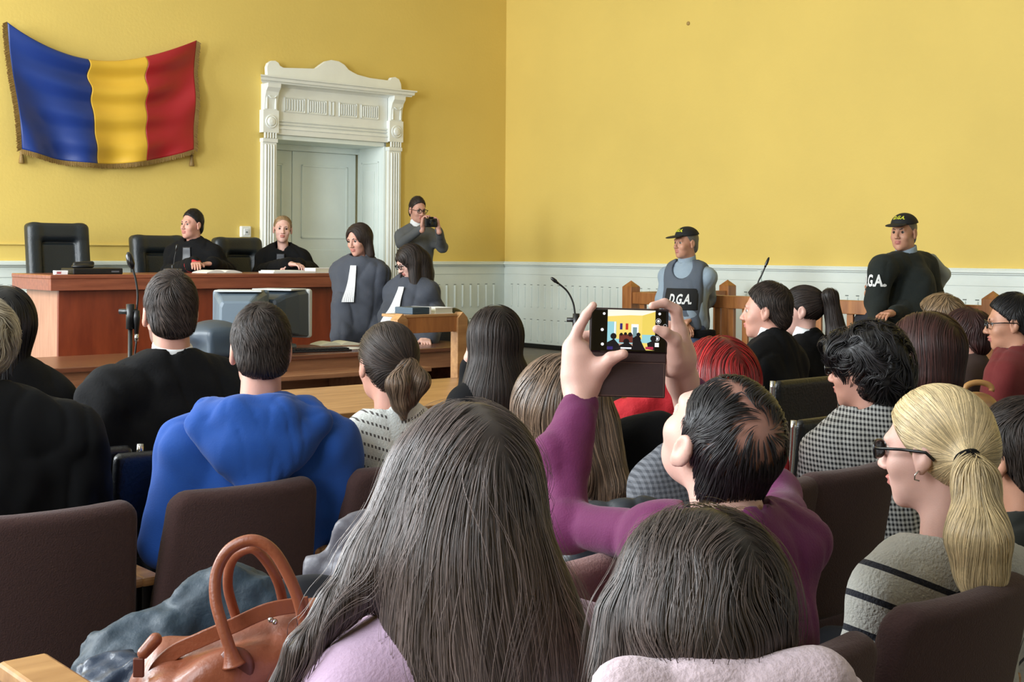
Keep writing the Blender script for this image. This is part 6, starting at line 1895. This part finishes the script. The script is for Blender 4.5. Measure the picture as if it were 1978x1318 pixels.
# ------------------------------------------------------------------ bag and coats on the seats
def cloth_blob(name, part, prims, mats, label, cat, h=.008, disp=None):
    c = np.mean([p.c if hasattr(p, 'c') else (p.a + p.b) / 2 for p in prims if p.op == 'add'], 0)
    t = empty(name, c, 0, label, cat)
    blob(part, prims, h, mats, t, disp)
    return t
B = lambda x, y, dd=0: PT(x, y, 1.9 + dd)
lea = mat('cognac_leather', rgb(134, 72, 46), .42, noise=.08, nscale=14, bump=.12, bscale=140, coat=.1)
lea2 = mat('cognac_leather_edge', rgb(98, 48, 34), .45, noise=.05)
bag = empty('handbag', B(470, 1318), 0, 'cognac brown leather handbag with two tall handles on the seat', 'handbag')
Rb_ = rotm(18, 0, -12)
prm = [Box(B(500, 1420, .0), A(.150, .062, .135), Rb_, .05, .02), Cap(B(350, 1300, .03), B(600, 1215, .03), .048, .046, .05), Ell(B(455, 1310, -.055), A(.07, .03, .045), Rb_, .03),
       Cap(B(318, 1262, .02), B(300, 1330, .02), .022, .04, .03)]
blob('bag_body', prm, .006, lea, bag, wavy(.004, 22, 2))
bo = np.array(bag.location)
m = MB(); cv = curve([B(292, 1345, -.03), B(300, 1300, -.03), B(335, 1262, -.03), B(390, 1236, -.035), B(450, 1210, -.035), B(520, 1180, -.03), B(595, 1168, -.02)], 8)
b0 = 0
for i, p in enumerate(cv):
    t_ = cv[min(i + 1, len(cv) - 1)] - cv[max(i - 1, 0)]; t_ /= np.linalg.norm(t_)
    n_ = np.cross(t_, A(0, 1, 0)); n_ /= np.linalg.norm(n_)
    for q in (p + n_ * .011, p - n_ * .011, p - n_ * .011 + A(0, .006, 0), p + n_ * .011 + A(0, .006, 0)): m.v.append(tuple(q - bo))
for i in range(len(cv) - 1):
    for k in range(4): m.f.append([i * 4 + k, i * 4 + (k + 1) % 4, i * 4 + 4 + (k + 1) % 4, i * 4 + 4 + k]); m.m.append(0)
m.build('top_strap', [lea], bag, bevel=.0015)
for k, (pts, rr) in enumerate((([(452, 1285, -.075), (443, 1250, -.075), (428, 1205, -.07), (416, 1155, -.06), (419, 1105, -.05), (443, 1062, -.05), (486, 1044, -.05), (525, 1062, -.05), (556, 1110, -.05), (578, 1165, -.05), (590, 1225, -.05), (596, 1262, -.06)], .0086),
                               ([(470, 1235, .06), (455, 1190, .05), (440, 1130, .03), (450, 1080, .01), (486, 1060, .0), (515, 1085, .01), (538, 1128, .02), (549, 1180, .04), (552, 1215, .05)], .0075))):
    c_ = [p - bo for p in curve([B(*p) for p in pts], 7)]
    rs = [rr * (1 + 1.1 * max(0, 1 - i / 7) ** 1.5 + 1.1 * max(0, 1 - (len(c_) - 1 - i) / 7) ** 1.5) for i in range(len(c_))]
    m = MB(); m.tube(c_, rs, 14); hd = m.build('handle', [lea], bag, smooth=True)
    if k == 0:
        for q in ((455, 1292), (598, 1270)):
            V, Q = surfnet([Ell(B(q[0], q[1], -.068), A(.028, .010, .032), rotm(0, 0, 0), .01)], .004)
            link('handle_patch', mesh_np('handle_patch', V, Q, off=bo), lea2, hd)
V, Q = surfnet([Cap(B(300, 1236, -.03), B(277, 1262, -.035), .010, .009, .01)], .003); link('zip_pull_cord', mesh_np('zip_pull_cord', V, Q, off=bo), lea, bag)
m = MB(); c_ = B(268, 1290, -.04) - bo; m.box(c_[0] - .008, c_[0] + .008, c_[1] - .003, c_[1] + .003, c_[2] - .014, c_[2] + .014, 0); m.build('leather_tab', [lea2], bag, bevel=.002)
m = MB(); m.tube([B(273, 1270, -.036) - bo, B(270, 1280, -.038) - bo], .004, 8); m.build('tab_clasp', [M['metal']], bag)
for q in ((523, 1198), (531, 1202)):
    V, Q = surfnet([Ell(B(q[0], q[1], -.04), A(.0045, .0045, .0045))], .0012); link('stud', mesh_np('stud', V, Q, off=bo), M['metal'], bag)
def puff(amp, fz, n_=None, tilt=.3, fine=.002):
    def fn(P):
        u = P[..., 2] * fz + P[..., 0] * fz * tilt
        return amp * (1 - np.abs(np.sin(u)) ** .5) + fine * wob(P, 60, 2)
    return fn
navy = mat('navy_nylon', rgb(24, 42, 66), .38, noise=.1, nscale=20, bump=.2, bscale=60)
petrol = mat('petrol_padded_cloth', rgb(34, 52, 66), .6, noise=.1, nscale=14, bump=.2, bscale=80)
G = lambda x, y, dd=0: PT(x, y, 2.15 + dd)
t = empty('padded_jacket', G(330, 1330), 0, 'petrol blue padded jacket lying under and behind the brown handbag', 'jacket')
blob('padded_shell', [Cap(G(210, 1270), G(440, 1185, .05), .045, .058, .05), Cap(G(440, 1185, .05), G(620, 1200, .05), .06, .05, .05), Cap(G(190, 1300), G(330, 1330, -.05), .06, .08, .05), Ell(G(400, 1360, .05), A(.22, .14, .12), None, .05)], .008, petrol, t,
     lambda P: .012 * wob(P, 16, 1) + .006 * wob(P, 42, 4) + .003 * wob(P, 90, 2))
blob('shiny_lining', [Cap(PT(200, 1318, 2.0), PT(268, 1290, 2.0), .030, .028, .03), Cap(PT(190, 1345, 2.0), PT(330, 1330, 1.97), .045, .04, .03)], .006, navy, t, lambda P: .009 * wob(P, 38, 1) + .005 * wob(P, 80, 4))
cloth_blob('dark_bundle', 'cloth', [Ell(PT(600, 1165, 2.25), A(.075, .06, .055)), Cap(PT(560, 1180, 2.25), PT(650, 1210, 2.2), .045, .05, .03)], mat('near_black_navy_cloth', rgb(13, 16, 26), .8), 'near-black scarf bundle between the seat backs, behind the bag handles', 'scarf', .008, lambda P: .008 * wob(P, 24, 1))
t = cloth_blob('grey_jacket', 'jacket_body', [Cap(PT(700, 1045, 2.35), PT(640, 1110, 2.35), .045, .03, .04), Cap(PT(735, 1060, 2.35), PT(700, 1200, 2.3), .055, .08, .04), Cap(PT(625, 1110, 2.35), PT(680, 1120, 2.3), .03, .04, .03)],
           mat('warm_grey_nylon', rgb(86, 84, 92), .5, bump=.2, bscale=50), 'grey nylon jacket over the seat left of the long-haired woman', 'jacket', .007, lambda P: .010 * wob(P, 30, 2) + .004 * wob(P, 70, 1))
cloth_blob('black_coat', 'cloth', [Cap(PT(1190, 850, 3.3), PT(1275, 835, 3.3), .05, .06, .05), Ell(PT(1245, 905, 3.3), A(.10, .06, .11), None, .05)], M['blackcloth'], 'black coat draped below the red top and left of the filming man', 'coat', .010, lambda P: .008 * wob(P, 18, 1))
cloth_blob('plaid_jacket', 'cloth', [Cap(PT(1290, 880, 2.95), PT(1268, 935, 2.95), .035, .055, .05), Ell(PT(1290, 970, 2.95), A(.085, .06, .10), None, .05)], checks('grey_plaid', rgb(104, 106, 112), rgb(62, 64, 70), .012, (A(1, .3, .2), A(-.1, 0, 1))), 'grey plaid jacket just left of the neck of the filming man', 'jacket', .008, lambda P: .006 * wob(P, 18, 1))
cloth_blob('puffer_jacket', 'quilted_shell', [Cap(PT(1140, 1010, 2.75), PT(1260, 1005, 2.75), .040, .045, .04), Ell(PT(1200, 1070, 2.75), A(.13, .06, .10), None, .05)], mat('dark_slate_nylon', rgb(30, 36, 44), .45), 'dark slate quilted jacket over a seat under the white top', 'jacket', .007, lambda P: .010 * (1 - np.abs(np.sin((P[..., 0] * .9 + P[..., 2] * .3) * 60)) ** .5) + .004 * wob(P, 40, 1))
# tan ring-handled bag on the seat by the red shirt
t = empty('ring_bag', PT(1890, 755, 5.3), 0, 'tan bag with a curved handle beside the dark red shirt', 'handbag')
bo = np.array(t.location)
m = MB(); m.tube([PT(1890 + 26 * math.cos(a), 752 - 13 * math.sin(a), 5.3) - bo for a in np.linspace(-.3, 3.4, 16)], .012, 10); m.build('handle', [mat('tan_leather', rgb(176, 128, 74), .5)], t, smooth=True)
blob('bag_body', [Ell(PT(1885, 785, 5.35), A(.09, .05, .06))], .008, M['pine2'], t)

cloth_blob('red_jacket', 'cloth', [Cap(PT(1205, 805, 3.75), PT(1290, 780, 3.75), .055, .07, .05), Ell(PT(1250, 900, 3.75), A(.12, .07, .17), None, .05)], rd, 'bright red jacket seen below the phone case, above the black coat', 'jacket', .009, lambda P: .010 * wob(P, 26, 1) + .004 * wob(P, 60, 2))
seat_px(1275, 1012, 2.02, 'brown seat back under the plaid jacket, behind the purple sleeve', wd=.50)
